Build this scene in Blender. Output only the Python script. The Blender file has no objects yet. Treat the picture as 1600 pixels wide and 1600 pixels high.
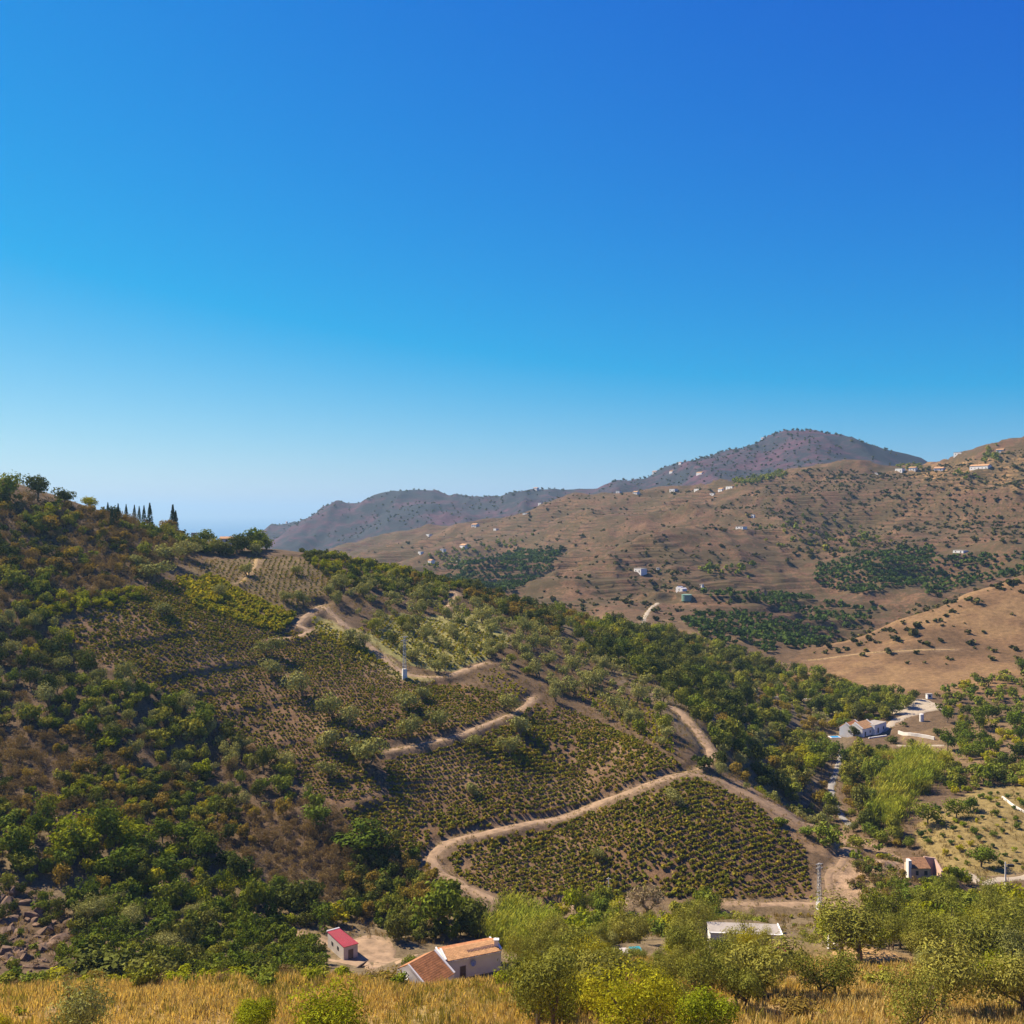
import bpy, math, random
import numpy as np
from mathutils import Vector

random.seed(7)
rng = np.random.default_rng(7)
scene = bpy.context.scene
COL = scene.collection
R = math.radians

# ---------------------------------------------------------------- camera, sky, sun, exposure
F, CU, CV = 1550.0, 800.0, 800.0          # focal length and centre in photo pixels (1600 wide)
cam_data = bpy.data.cameras.new('camera')
cam = bpy.data.objects.new('camera', cam_data)
COL.objects.link(cam)
cam.location = (0, 0, 0)
cam.rotation_euler = (R(90), 0, 0)
cam_data.sensor_width = 36.0
cam_data.lens = 36.0 * F / 1600.0
cam_data.clip_start = 1.0
cam_data.clip_end = 200000.0
scene.camera = cam

SUN_AZ, SUN_EL = R(-58), R(45)            # azimuth from +Y (minus = left), elevation
sun_dir = Vector((math.sin(SUN_AZ) * math.cos(SUN_EL), math.cos(SUN_AZ) * math.cos(SUN_EL), math.sin(SUN_EL)))
world = bpy.data.worlds.new('World')
scene.world = world
world.use_nodes = True
wn = world.node_tree.nodes
wl = world.node_tree.links
bg = wn['Background']
sky = wn.new('ShaderNodeTexSky')
sky.sky_type = 'NISHITA'
sky.sun_disc = False
sky.sun_elevation = SUN_EL
sky.sun_rotation = SUN_AZ
sky.altitude = 300
sky.air_density = 1.0
sky.dust_density = 0.3
sky.ozone_density = 4.0
# colour grade of the whole sky (the photograph's vivid rendering): gain, offset and power per channel
def wmath(op, a, b_):
    m_ = wn.new('ShaderNodeMath'); m_.operation = op
    for i_, v_ in enumerate((a, b_)):
        if isinstance(v_, (int, float)): m_.inputs[i_].default_value = v_
        else: wl.new(v_, m_.inputs[i_])
    return m_.outputs[0]
sep = wn.new('ShaderNodeSeparateColor'); cmb = wn.new('ShaderNodeCombineColor')
wl.new(sky.outputs[0], sep.inputs[0])
wl.new(wmath('MAXIMUM', wmath('SUBTRACT', wmath('MULTIPLY', sep.outputs[0], .60), 1.75), 0.0), cmb.inputs[0])
wl.new(wmath('MAXIMUM', wmath('SUBTRACT', wmath('MULTIPLY', sep.outputs[1], .48), .36), 0.0), cmb.inputs[1])
wl.new(wmath('MULTIPLY', wmath('POWER', wmath('MULTIPLY', sep.outputs[2], .1), .42), 4.5), cmb.inputs[2])
wl.new(cmb.outputs[0], bg.inputs['Color'])
bg.inputs['Strength'].default_value = 0.1

sl = bpy.data.lights.new('sun', 'SUN')
sl.energy = 5.0
sl.angle = R(0.53)
sl.color = (1.0, 0.87, 0.68)
sun = bpy.data.objects.new('sun', sl)
COL.objects.link(sun)
sun.rotation_euler = (-sun_dir).to_track_quat('-Z', 'Y').to_euler()
sun.location = (-400, 300, 500)

scene.view_settings.view_transform = 'Standard'
scene.view_settings.look = 'None'
scene.view_settings.exposure = 1.05
scene.view_settings.gamma = 1.0
scene.view_settings.use_curve_mapping = False
scene.render.engine = 'CYCLES'
cy = scene.cycles
cy.max_bounces = 5
cy.diffuse_bounces = 2
cy.glossy_bounces = 1
cy.transmission_bounces = 2
cy.transparent_max_bounces = 4
cy.volume_bounces = 0
cy.use_denoising = True
cy.caustics_reflective = cy.caustics_refractive = False

# ---------------------------------------------------------------- small helpers
def tag(o, label=None, cat=None, group=None, kind=None):
    if label: o['label'] = label
    if cat: o['category'] = cat
    if group: o['group'] = group
    if kind: o['kind'] = kind
    return o

def mesh_np(name, V, faces, mats=(), smooth=False, attrs=None, face_mat=None):
    """faces: int array (n,3) or (n,4)"""
    V = np.asarray(V, dtype=np.float32).reshape(-1, 3)
    faces = np.asarray(faces, dtype=np.int32)
    n, k = faces.shape
    me = bpy.data.meshes.new(name)
    me.vertices.add(len(V))
    me.vertices.foreach_set('co', V.ravel())
    me.loops.add(n * k)
    me.loops.foreach_set('vertex_index', faces.ravel())
    me.polygons.add(n)
    me.polygons.foreach_set('loop_start', np.arange(0, n * k, k, dtype=np.int32))
    if face_mat is not None:
        me.polygons.foreach_set('material_index', np.asarray(face_mat, dtype=np.int32))
    me.polygons.foreach_set('use_smooth', np.full(n, smooth, dtype=bool))
    for m in mats:
        me.materials.append(m)
    me.update(calc_edges=True)
    for an, arr in (attrs or {}).items():
        arr = np.asarray(arr, dtype=np.float32)
        if arr.ndim == 1:
            a = me.attributes.new(an, 'FLOAT', 'POINT')
            a.data.foreach_set('value', arr)
        else:
            a = me.attributes.new(an, 'FLOAT_COLOR', 'POINT')
            if arr.shape[1] == 3:
                arr = np.concatenate([arr, np.ones((len(arr), 1), np.float32)], 1)
            a.data.foreach_set('color', arr.ravel())
    return me

def link(name, me, parent=None, loc=None, rz=None, scale=None):
    o = bpy.data.objects.new(name, me)
    COL.objects.link(o)
    if parent: o.parent = parent
    if loc is not None: o.location = loc
    if rz is not None: o.rotation_euler = (0, 0, rz)
    if scale is not None: o.scale = scale if hasattr(scale, '__len__') else (scale,) * 3
    return o

def hash2(ix, iy, seed):
    h = (ix.astype(np.int64) * 374761393 + iy.astype(np.int64) * 668265263 + seed * 1442695041) & 0x7fffffff
    h = ((h ^ (h >> 13)) * 1274126177) & 0x7fffffff
    h = ((h ^ (h >> 16)) * 2246822519) & 0x7fffffff
    return ((h ^ (h >> 15)) & 0xffffff) / float(0xffffff)

def vnoise(x, y, seed=0):
    ix, iy = np.floor(x), np.floor(y)
    fx, fy = x - ix, y - iy
    fx = fx * fx * fx * (fx * (fx * 6 - 15) + 10)
    fy = fy * fy * fy * (fy * (fy * 6 - 15) + 10)
    a, b = hash2(ix, iy, seed), hash2(ix + 1, iy, seed)
    c, d = hash2(ix, iy + 1, seed), hash2(ix + 1, iy + 1, seed)
    return (a + (b - a) * fx) * (1 - fy) + (c + (d - c) * fx) * fy

def fbm(x, y, octaves=4, seed=0, gain=0.5, ridged=False):
    t, amp, tot = 0.0, 1.0, 0.0
    for i in range(octaves):
        n = vnoise(x * 2 ** i + 17.3 * i, y * 2 ** i - 9.1 * i, seed + i * 31)
        n = 1 - np.abs(2 * n - 1) if ridged else n
        t = t + n * amp
        tot += amp
        amp *= gain
    return t / tot

def sstep(a, b, x):
    t = np.clip((x - a) / (b - a), 0, 1)
    return t * t * (3 - 2 * t)

def in_poly(px, py, poly):
    px, py = np.asarray(px, float), np.asarray(py, float)
    ins = np.zeros(px.shape, bool)
    n = len(poly)
    for i in range(n):
        x1, y1 = poly[i]
        x2, y2 = poly[(i + 1) % n]
        if y1 == y2: continue
        c = ((y1 > py) != (y2 > py)) & (px < (x2 - x1) * (py - y1) / (y2 - y1) + x1)
        ins ^= c
    return ins

# ---------------------------------------------------------------- terrain
# survey lines: bearing (as photo column) -> list of (elevation as photo row, distance in metres)
SURVEY = {
 -450: [(1620,90),(1540,125),(1560,150),(1480,185),(1350,215),(1150,262),(950,325),(800,390),(690,450),(740,560),(880,800),(890,1500),(935,3000),(935,3600),(905,5200)],
 -200: [(1620,90),(1540,125),(1560,150),(1480,182),(1370,210),(1170,258),(970,315),(820,375),(715,430),(760,520),(880,800),(890,1500),(935,3000),(935,3600),(905,5200)],
 0: [(1600,95),(1551,125),(1552,146),(1490,175),(1400,203),(1290,226),(1200,250),(1100,277),(1000,306),(900,340),(820,376),(752,415),(800,490),(880,700),(890,1500),(935,3000),(935,3600),(905,5200)],
 100: [(1600,95),(1545,127),(1548,148),(1490,178),(1400,206),(1200,256),(1000,316),(900,355),(820,395),(778,428),(820,500)],
 200: [(1600,95),(1540,128),(1545,148),(1485,182),(1400,210),(1300,233),(1200,262),(1100,290),(1000,325),(900,375),(810,445),(845,530),(890,800),(890,1500),(935,3000),(935,3600),(905,5200)],
 300: [(1600,95),(1536,129),(1542,150),(1485,188),(1400,216),(1200,277),(1080,315),(1000,340),(920,382),(870,430),(840,470),(870,560)],
 400: [(1600,95),(1532,130),(1540,152),(1485,195),(1400,224),(1300,250),(1150,300),(1050,334),(1000,355),(900,412),(856,478),(885,570),(900,800),(885,1500),(880,2500),(838,3400),(940,4200),(905,5200)],
 540: [(1600,95),(1535,130),(1540,152),(1492,200),(1435,222),(1350,243),(1250,270),(1150,302),(1050,344),(985,376),(920,422),(876,472),(905,560),(915,800),(892,1300),(866,1700),(868,2300),(808,3400),(935,4300),(905,5200)],
 640: [(1600,95),(1545,128),(1556,146),(1535,160),(1440,222),(1380,243),(1290,268),(1180,298),(1060,349),(1000,385),(930,440),(897,490),(930,600),(920,800),(890,1200),(852,1600),(832,1900),(850,2300),(786,3300),(935,4300),(905,5200)],
 710: [(1600,95),(1540,130),(1555,148),(1530,165),(1440,222),(1400,235),(1320,262),(1240,284),(1150,307),(1060,352),(1000,388),(950,440),(915,495),(945,600),(930,800),(895,1150),(850,1550),(825,1850),(845,2300),(784,3200),(935,4300)],
 780: [(1600,95),(1532,132),(1545,155),(1450,222),(1414,234),(1300,268),(1215,290),(1130,318),(1050,355),(1000,390),(960,445),(937,500),(960,600),(940,750),(915,900),(880,1100),(840,1500),(815,1800),(828,2200),(782,3100),(935,4300),(905,5200)],
 900: [(1600,95),(1515,135),(1510,160),(1450,215),(1418,235),(1270,278),(1200,300),(1120,332),(1060,370),(1010,430),(972,520),(985,610),(960,720),(915,820),(884,920),(903,1005),(862,1160),(810,1450),(778,1750),(805,2300),(762,2700),(900,3600),(935,4300),(905,5200)],
 840: [(925,820),(903,900),(926,985),(882,1150),(836,1480),(796,1750)],
 960: [(905,850),(864,985),(876,1065),(838,1200),(803,1400)],
 1040: [(830,1100),(836,1175),(800,1340)],
 1000: [(1600,95),(1505,140),(1465,190),(1402,240),(1330,255),(1240,278),(1190,295),(1120,332),(1078,372),(1035,450),(992,580),(970,680),(920,800),(880,920),(847,1040),(852,1110),(808,1280),(774,1600),(790,1900),(738,2700),(900,3600),(935,4300),(905,5200)],
 1075: [(1600,95),(1505,140),(1465,190),(1405,238),(1300,260),(1207,288),(1155,318),(1110,352),(1080,400),(1045,480),(1005,600),(975,700),(920,830),(858,980),(800,1230),(767,1550),(785,1900),(714,2800),(900,3700),(935,4300),(905,5200)],
 1200: [(1600,98),(1530,125),(1465,183),(1450,212),(1415,235),(1330,255),(1245,284),(1250,312),(1180,370),(1130,430),(1088,500),(1050,580),(1012,660),(960,760),(900,900),(850,1050),(800,1250),(747,1480),(770,1900),(701,2900),(900,3800),(935,4300),(905,5200)],
 1300: [(1600,98),(1512,138),(1465,190),(1440,222),(1413,236),(1350,252),(1303,272),(1320,305),(1272,345),(1200,400),(1150,450),(1112,490),(1080,530),(1014,640),(1024,700),(990,780),(900,930),(850,1080),(800,1230),(724,1500),(745,1900),(719,2950),(900,3800),(935,4300),(905,5200)],
 1400: [(1600,98),(1512,140),(1455,190),(1425,220),(1345,253),(1365,276),(1290,315),(1240,350),(1170,420),(1110,480),(1060,550),(977,660),(1004,735),(945,850),(885,970),(800,1180),(738,1450),(755,1800),(738,2700),(900,3600),(935,4300),(905,5200)],
 1500: [(1600,98),(1512,140),(1455,190),(1405,235),(1367,264),(1300,300),(1235,345),(1150,430),(1080,510),(1000,610),(941,680),(970,745),(890,930),(800,1130),(716,1370),(745,1800),(850,3000),(935,4300),(905,5200)],
 1600: [(1600,100),(1512,140),(1455,190),(1405,235),(1371,268),(1300,298),(1240,335),(1150,420),(1060,530),(980,620),(906,700),(935,765),(865,920),(780,1100),(696,1300),(725,1700),(850,3000),(935,4300),(905,5200)],
 1800: [(1600,100),(1512,140),(1455,190),(1405,235),(1370,268),(1300,298),(1235,335),(1140,420),(1030,530),(940,620),(850,700),(890,765),(820,920),(740,1100),(650,1280),(700,1700),(850,3000),(935,4300),(905,5200)],
 2050: [(1600,100),(1512,140),(1455,190),(1405,235),(1365,268),(1290,298),(1220,335),(1110,420),(990,530),(890,620),(800,700),(850,765),(780,920),(700,1100),(610,1280),(690,1700),(850,3000),(935,4300),(905,5200)],
}
pts = np.array([(u, v, d) for u, l in SURVEY.items() for v, d in l], float)
KU, KD = 1 / 330.0, 3.4
P = np.stack([pts[:, 0] * KU, np.log(pts[:, 2]) * KD], 1)
def tps(r2):
    return 0.5 * r2 * np.log(np.maximum(r2, 1e-12))
n = len(P)
D2 = ((P[:, None] - P[None]) ** 2).sum(-1)
A = np.zeros((n + 3, n + 3))
A[:n, :n] = tps(D2) + np.eye(n) * 0.004
A[:n, n] = 1; A[:n, n + 1:] = P
A[n, :n] = 1; A[n + 1:, :n] = P.T
rhs = np.zeros(n + 3); rhs[:n] = pts[:, 1]
W = np.linalg.solve(A, rhs)
def survey_eval(u, d):
    q = np.stack([np.ravel(u) * KU, np.log(np.ravel(d)) * KD], 1)
    out = np.empty(len(q))
    for i in range(0, len(q), 8000):
        b = q[i:i + 8000]
        r2 = ((b[:, None] - P[None]) ** 2).sum(-1)
        out[i:i + 8000] = tps(r2) @ W[:n] + W[n] + b @ W[n + 1:]
    return out.reshape(np.shape(u))

GU = np.arange(-300, 1901, 5.0)
GD = np.concatenate([np.arange(50, 90, 3.0), np.arange(90, 160, 1.0), np.arange(160, 500, 1.1),
                     np.arange(500, 1100, 3.5), np.arange(1100, 2200, 9.0), np.arange(2200, 5200, 28.0)])
NU, ND = len(GU), len(GD)
cu_, cd_ = np.arange(-450, 2051, 25.0), np.exp(np.linspace(math.log(50), math.log(5200), 230))
CVv = survey_eval(*np.meshgrid(cu_, cd_))
def bilin(A_, gi, gj):
    i0 = np.clip(np.floor(gi).astype(int), 0, A_.shape[0] - 2); j0 = np.clip(np.floor(gj).astype(int), 0, A_.shape[1] - 2)
    a, b = gi - i0, gj - j0
    return (A_[i0, j0] * (1 - a) * (1 - b) + A_[i0 + 1, j0] * a * (1 - b) + A_[i0, j0 + 1] * (1 - a) * b + A_[i0 + 1, j0 + 1] * a * b)
UU, DD = np.meshgrid(GU, GD)
gi = (np.log(DD) - math.log(50)) / (math.log(5200) - math.log(50)) * (len(cd_) - 1)
VV = bilin(CVv, np.clip(gi, 0, len(cd_) - 1.001), (UU + 450) / 25.0)
XX = DD * (UU - CU) / F
YY = DD.copy()
ZZ = -DD * (VV - CV) / F
# natural relief: hummocks near, gullies on the far hills
near = 1 - sstep(500, 800, DD)
ZZ += near * ((fbm(XX / 34, YY / 34, 3, 3) - .5) * 2.6 + (fbm(XX / 7, YY / 7, 3, 5) - .5) * 0.8) * sstep(60, 110, DD)
mid = sstep(550, 850, DD) * (1 - sstep(1900, 2400, DD))
ZZ += mid * ((fbm(XX / 210, YY / 150, 4, 11, ridged=True) - .64) * 44 + (fbm(XX / 40, YY / 40, 3, 12) - .5) * 6)
farw = sstep(2000, 2500, DD) * (1 - sstep(3500, 4200, DD))
ZZ += farw * ((fbm(XX / 420, YY / 900, 4, 21, ridged=True) - .66) * 135 + (fbm(XX / 90, YY / 120, 3, 22) - .5) * 22)
SEA_Z = -300.0
# cultivated terraces on the far hills: flats and short risers that follow the contour
tw_ = (ZZ + 10 * fbm(XX / 90, YY / 90, 3, 15)) / 6.5
tf = tw_ - np.floor(tw_)
tmask = sstep(.34, .48, fbm(XX / 160, YY / 160, 3, 16)) * sstep(740, 800, DD) * (1 - sstep(1500, 1800, DD))
ZZ += tmask * 6.5 * (sstep(.60, 1.0, tf) - tf) * .85

def ground(x, y):
    x = np.asarray(x, float); y = np.asarray(y, float)
    u = CU + F * x / y
    fi = np.interp(y, GD, np.arange(ND)); fj = (u - GU[0]) / 5.0
    return bilin(ZZ, np.clip(fi, 0, ND - 1.001), np.clip(fj, 0, NU - 1.001))

def project(x, y, z):
    return CU + F * x / y, CV - F * z / y

def hit(u, v, dmin=60.0, dmax=5000.0):
    """first ground point seen along the line of sight through photo point (u, v)"""
    fj = np.clip((u - GU[0]) / 5.0, 0, NU - 1.001)
    j = int(fj); t = fj - j
    zc = ZZ[:, j] * (1 - t) + ZZ[:, j + 1] * t
    vc = CV - F * zc / GD
    ok = np.nonzero((vc <= v) & (GD >= dmin) & (GD <= dmax))[0]
    if len(ok) == 0:
        sel = np.nonzero((GD >= dmin) & (GD <= dmax))[0]
        i = sel[np.argmin(np.abs(vc[sel] - v))]
        d = GD[i]
    else:
        i = ok[0]
        if i > 0 and GD[i - 1] >= dmin and vc[i - 1] > v:
            d = GD[i - 1] + (GD[i] - GD[i - 1]) * (vc[i - 1] - v) / max(vc[i - 1] - vc[i], 1e-6)
        else:
            d = GD[i]
    x = d * (u - CU) / F
    return Vector((x, d, float(ground(x, d))))

def poly_world(pix, step=1.0, dmin=60, dmax=5000):
    w = np.array([hit(u, v, dmin, dmax)[:2] for u, v in pix])
    # Catmull-Rom through the points, resampled
    out = []
    Q = np.vstack([2 * w[0] - w[1], w, 2 * w[-1] - w[-2]])
    for i in range(1, len(Q) - 2):
        L = np.linalg.norm(Q[i + 1] - Q[i]); k = max(2, int(L / step))
        for t in np.arange(k) / k:
            out.append(0.5 * ((2 * Q[i]) + (-Q[i - 1] + Q[i + 1]) * t + (2 * Q[i - 1] - 5 * Q[i] + 4 * Q[i + 1] - Q[i + 2]) * t * t + (-Q[i - 1] + 3 * Q[i] - 3 * Q[i + 1] + Q[i + 2]) * t ** 3))
    out.append(Q[-2])
    return np.array(out)

def near_line(line, pad):
    """grid points within pad of a polyline -> flat idx, distance, param idx, signed side"""
    lo, hi = line.min(0) - pad, line.max(0) + pad
    m = np.nonzero(((XX > lo[0]) & (XX < hi[0]) & (YY > lo[1]) & (YY < hi[1])).ravel())[0]
    px, py = XX.ravel()[m], YY.ravel()[m]
    best = np.full(len(m), 1e9); idx = np.zeros(len(m)); side = np.zeros(len(m))
    for k in range(len(line) - 1):
        a, b = line[k], line[k + 1]
        ab = b - a; L2 = ab @ ab + 1e-9
        t = np.clip(((px - a[0]) * ab[0] + (py - a[1]) * ab[1]) / L2, 0, 1)
        dx, dy = px - a[0] - t * ab[0], py - a[1] - t * ab[1]
        d = np.hypot(dx, dy)
        s = np.sign(ab[0] * dy - ab[1] * dx)
        w = d < best
        best[w] = d[w]; idx[w] = k + t[w]; side[w] = s[w]
    keep = best < pad
    return m[keep], best[keep], idx[keep], side[keep]

# terrace banks: short steps in the slope (photo rows of their edges)
BANKS = [
 ([(145,1020),(215,1003),(290,990),(330,988)],1.5),([(230,1062),(300,1052),(370,1040),(440,1028)],1.6),
 ([(270,1090),(330,1082),(385,1075)],1.4),([(400,1100),(470,1085),(500,1075)],1.2),([(330,1120),(420,1105),(470,1095)],1.1),
 ([(60,1018),(100,1022),(140,1030)],1.3),
 ([(430,1165),(480,1160),(540,1150),(600,1130),(630,1112)],1.8),([(395,1170),(440,1165),(480,1150)],1.4),
 ([(500,1230),(560,1215),(600,1205)],1.4),([(525,1275),(570,1262),(610,1245)],2.2),([(420,1195),(470,1190),(510,1175)],1.3),
 ([(620,1170),(680,1165),(730,1150),(800,1125)],1.2),([(640,1062),(690,1066),(725,1064)],2.2),
 ([(700,1310),(800,1295),(900,1265),(1000,1225),(1060,1203)],1.4),([(655,1350),(668,1325),(678,1305)],2.2),
 ([(800,1408),(870,1408),(925,1400)],2.2),([(1130,1420),(1200,1424),(1270,1426)],3.0),
 ([(420,870),(480,868),(540,872)],1.0),([(300,935),(360,950),(430,985)],1.0),([(560,985),(620,990),(680,1000)],1.1),
 ([(1000,1060),(1060,1090),(1085,1120)],1.2),([(1340,1345),(1385,1352),(1410,1362)],2.0),([(300,880),(330,895),(345,905)],1.2),
 ([(1320,1165),(1380,1178),(1470,1175)],1.8),([(1500,1385),(1550,1392),(1600,1385)],1.8),
]
for pix, h in BANKS:
    ln = poly_world(pix, 2.0, 150, 650)
    m, d, t, s = near_line(ln, 14)
    # uphill side = away from camera on this slope
    up = np.where(np.sign(YY.ravel()[m] - np.interp(t, np.arange(len(ln)), ln[:, 1])) > 0, 1.0, -1.0)
    fade = np.clip(np.minimum(t, len(ln) - 1 - t) / 4.0, 0, 1)
    sd = d * up
    prof = np.where(sd > 0, np.exp(-np.maximum(sd, 0) / 2.4) * sstep(-.05, .5, sd), -np.exp(-np.maximum(-sd, 0) / 2.4) * sstep(-.05, .5, -sd)) * 0.6
    ZZ.ravel()[m] += prof * h * .95 * fade

# tracks: photo points, width (m), distance window
TRACKS = [
 ('dirt_track', [(985,1406),(920,1413),(850,1423),(775,1407),(712,1378),(674,1350),(684,1327),(716,1311),(770,1301),(850,1285),(925,1259),(1000,1230),(1075,1207)], 4.0, 150, 400, 'pale dirt track curling in a hairpin round the lowest vineyard', 'dirt'),
 ('dirt_track', [(1070,1207),(1100,1199),(1112,1182),(1102,1160),(1082,1135),(1062,1113),(1042,1101)], 3.6, 200, 420, 'dirt track climbing in a bend from the junction to the forest edge', 'dirt'),
 ('dirt_track', [(1078,1206),(1130,1222),(1200,1256),(1270,1290),(1330,1314),(1402,1346)], 4.2, 200, 330, 'faded dirt track running down the ridge to the ruined house', 'dirt_faint'),
 ('dirt_track', [(605,1173),(650,1165),(720,1148),(790,1120),(822,1102),(832,1088)], 3.2, 200, 420, 'narrow dirt track between the middle and upper vineyards', 'dirt'),
 ('dirt_track', [(505,945),(545,983),(590,1020),(628,1050),(660,1058),(700,1057),(728,1045),(762,1035)], 3.6, 250, 600, 'dirt track passing the foot of the upper pylon', 'dirt'),
 ('dirt_track', [(425,999),(468,995),(482,986),(466,974),(488,955),(505,945)], 3.4, 250, 600, 'short hairpin of pale dirt track above the upper vineyard', 'dirt'),
 ('dirt_track', [(692,952),(706,940),(712,930),(702,921)], 3.2, 300, 650, 'short dirt track climbing over the olive grove crest', 'dirt'),
 ('dirt_track', [(1125,1411),(1190,1413),(1260,1414),(1335,1412)], 3.4, 150, 300, 'level dirt track along the foot of the lower pylon', 'dirt'),
 ('dirt_track', [(1312,1408),(1294,1385),(1298,1362),(1318,1338),(1336,1322)], 3.0, 150, 330, 'steep dirt ramp rising beside the lower pylon', 'dirt_faint'),
 ('gravel_road', [(1508,1366),(1535,1377),(1570,1375),(1640,1362)], 4.2, 200, 330, 'white gravel road below the young orchard', 'gravel'),
 ('gravel_road', [(1316,1172),(1312,1190),(1303,1215),(1299,1240),(1311,1270),(1332,1292)], 3.2, 290, 480, 'grey gravel road along the creek between dark trees', 'gravel_grey'),
 ('gravel_road', [(1120,1086),(1200,1088),(1284,1089)], 3.4, 420, 560, 'thin pale road cut across the dark forest', 'gravel_grey'),
 ('gravel_road', [(1376,1141),(1398,1127),(1425,1114),(1458,1100)], 5.5, 420, 560, 'white gravel drive rising from the farmhouse to the water tank', 'gravel'),
 ('dirt_track', [(1003,976),(1010,960),(1019,948),(1028,941)], 4.0, 620, 900, 'pale sandy path below the green tank', 'gravel'),
 ('dirt_track', [(1262,1032),(1330,1023),(1400,1018),(1492,1015)], 2.6, 500, 760, 'thin straw coloured trail across the bare tawny hill', 'straw'),
 ('dirt_track', [(455,1457),(490,1466),(530,1474),(575,1470)], 3.2, 150, 260, 'short dirt drive reaching the red roofed shed', 'dirt'),
 ('dirt_track', [(378,912),(386,900),(398,885),(402,872)], 2.6, 350, 600, 'sandy footpath climbing through the topmost vineyard', 'straw'),
 ('gravel_road', [(1400,1166),(1440,1166),(1475,1164)], 2.8, 390, 520, 'thin white lane below the farmhouse garden wall', 'gravel'),
]
TRK = []
track_near = np.full(XX.size, 99.0)
for nm, pix, w, dmn, dmx, lab, mat in TRACKS:
    w = w * .8
    ln = poly_world(pix, 1.0, dmn, dmx)
    zc = ground(ln[:, 0], ln[:, 1])
    k = 7
    zc = np.convolve(np.pad(zc, k, mode='edge'), np.ones(2 * k + 1) / (2 * k + 1), 'valid')
    m, d, t, s = near_line(ln, w / 2 + 5)
    far_k = 1.0 if dmx < 500 else 1.6
    wgt = 1 - sstep(w / 2 + .6 * far_k, w / 2 + 2.6 * far_k, d)
    zt = np.interp(t, np.arange(len(ln)), zc)
    ZZ.ravel()[m] = ZZ.ravel()[m] * (1 - wgt) + zt * wgt
    track_near[m] = np.minimum(track_near[m], np.maximum(d - w / 2, 0))
    TRK.append((nm, ln, zc, w, lab, mat))

# level pads under the buildings: (photo point, distance window, radius, fall-off)
PADS = [((700,1535),140,180,11.5,6),((540,1488),175,215,4.5,4),((592,1490),175,225,7,4),((1165,1470),150,185,9,6),((1240,1490),140,165,5,4),((1445,1368),240,280,6.5,4),((1360,1152),430,470,11,5),((1305,1152),430,470,5,3),((990,1492),140,165,4,4),((1345,1500),140,165,6,5)]
PADPOS = []
for (u, v), d0, d1, r, fo in PADS:
    p = hit(u, v, d0, d1)
    PADPOS.append(p)
    dd = np.hypot(XX - p.x, YY - p.y)
    wgt = 1 - sstep(r, r + fo, dd)
    ZZ[:] = ZZ * (1 - wgt) + p.z * wgt

def track_dist(x, y):
    fi = np.rint(np.interp(y, GD, np.arange(ND))).astype(int); fj = np.rint(np.clip((CU + F * x / y - GU[0]) / 5.0, 0, NU - 1)).astype(int)
    return track_near.reshape(XX.shape)[fi, fj]

# ---------------------------------------------------------------- materials
def new_mat(name):
    m = bpy.data.materials.new(name)
    m.use_nodes = True
    nt = m.node_tree
    nt.nodes.clear()
    out = nt.nodes.new('ShaderNodeOutputMaterial')
    return m, nt, nt.nodes, nt.links, out

def N(nodes, t, **kw):
    nd = nodes.new(t)
    for k, v in kw.items():
        setattr(nd, k, v)
    return nd

def noise(nodes, links, vec, scale, detail=4, rough=.55):
    t = nodes.new('ShaderNodeTexNoise')
    t.inputs['Scale'].default_value = scale
    t.inputs['Detail'].default_value = detail
    t.inputs['Roughness'].default_value = rough
    if vec is not None: links.new(vec, t.inputs['Vector'])
    return t.outputs[0]

def maprange(nodes, links, src, a, b, c, d):
    m = nodes.new('ShaderNodeMapRange')
    links.new(src, m.inputs[0])
    for i, v in enumerate((a, b, c, d)): m.inputs[1 + i].default_value = v
    return m.outputs[0]

def math_(nodes, links, op, a, b):
    m = nodes.new('ShaderNodeMath'); m.operation = op
    for i, v in enumerate((a, b)):
        if isinstance(v, (int, float)): m.inputs[i].default_value = v
        else: links.new(v, m.inputs[i])
    return m.outputs[0]

def mixc(nodes, links, fac, a, b, blend='MIX'):
    m = nodes.new('ShaderNodeMix'); m.data_type = 'RGBA'; m.blend_type = blend
    if isinstance(fac, (int, float)): m.inputs[0].default_value = fac
    else: links.new(fac, m.inputs[0])
    for i, v in ((6, a), (7, b)):
        if isinstance(v, tuple): m.inputs[i].default_value = (*v, 1) if len(v) == 3 else v
        else: links.new(v, m.inputs[i])
    return m.outputs[2]

def simple_mat(name, color, rough=.8, var=.25, scale=1.5, bump=0.0, metal=0.0, spec=.3, dirt=None):
    m, nt, nd, lk, out = new_mat(name)
    b = N(nd, 'ShaderNodeBsdfPrincipled')
    geo = N(nd, 'ShaderNodeNewGeometry')
    n1 = noise(nd, lk, geo.outputs['Position'], scale, 5, .6)
    lo = tuple(c * (1 - var) for c in color); hi = tuple(min(1, c * (1 + var)) for c in color)
    c = mixc(nd, lk, maprange(nd, lk, n1, .3, .7, 0, 1), lo, hi)
    if dirt:
        n2 = noise(nd, lk, geo.outputs['Position'], scale * .35, 6, .7)
        c = mixc(nd, lk, maprange(nd, lk, n2, .52, .72, 0, .7), c, dirt)
    lk.new(c, b.inputs['Base Color'])
    b.inputs['Roughness'].default_value = rough
    b.inputs['Metallic'].default_value = metal
    b.inputs['Specular IOR Level'].default_value = spec
    if bump:
        bp = N(nd, 'ShaderNodeBump'); bp.inputs['Strength'].default_value = bump; bp.inputs['Distance'].default_value = .05
        lk.new(noise(nd, lk, geo.outputs['Position'], scale * 8, 3), bp.inputs['Height'])
        lk.new(bp.outputs[0], b.inputs['Normal'])
    lk.new(b.outputs[0], out.inputs[0])
    return m

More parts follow.
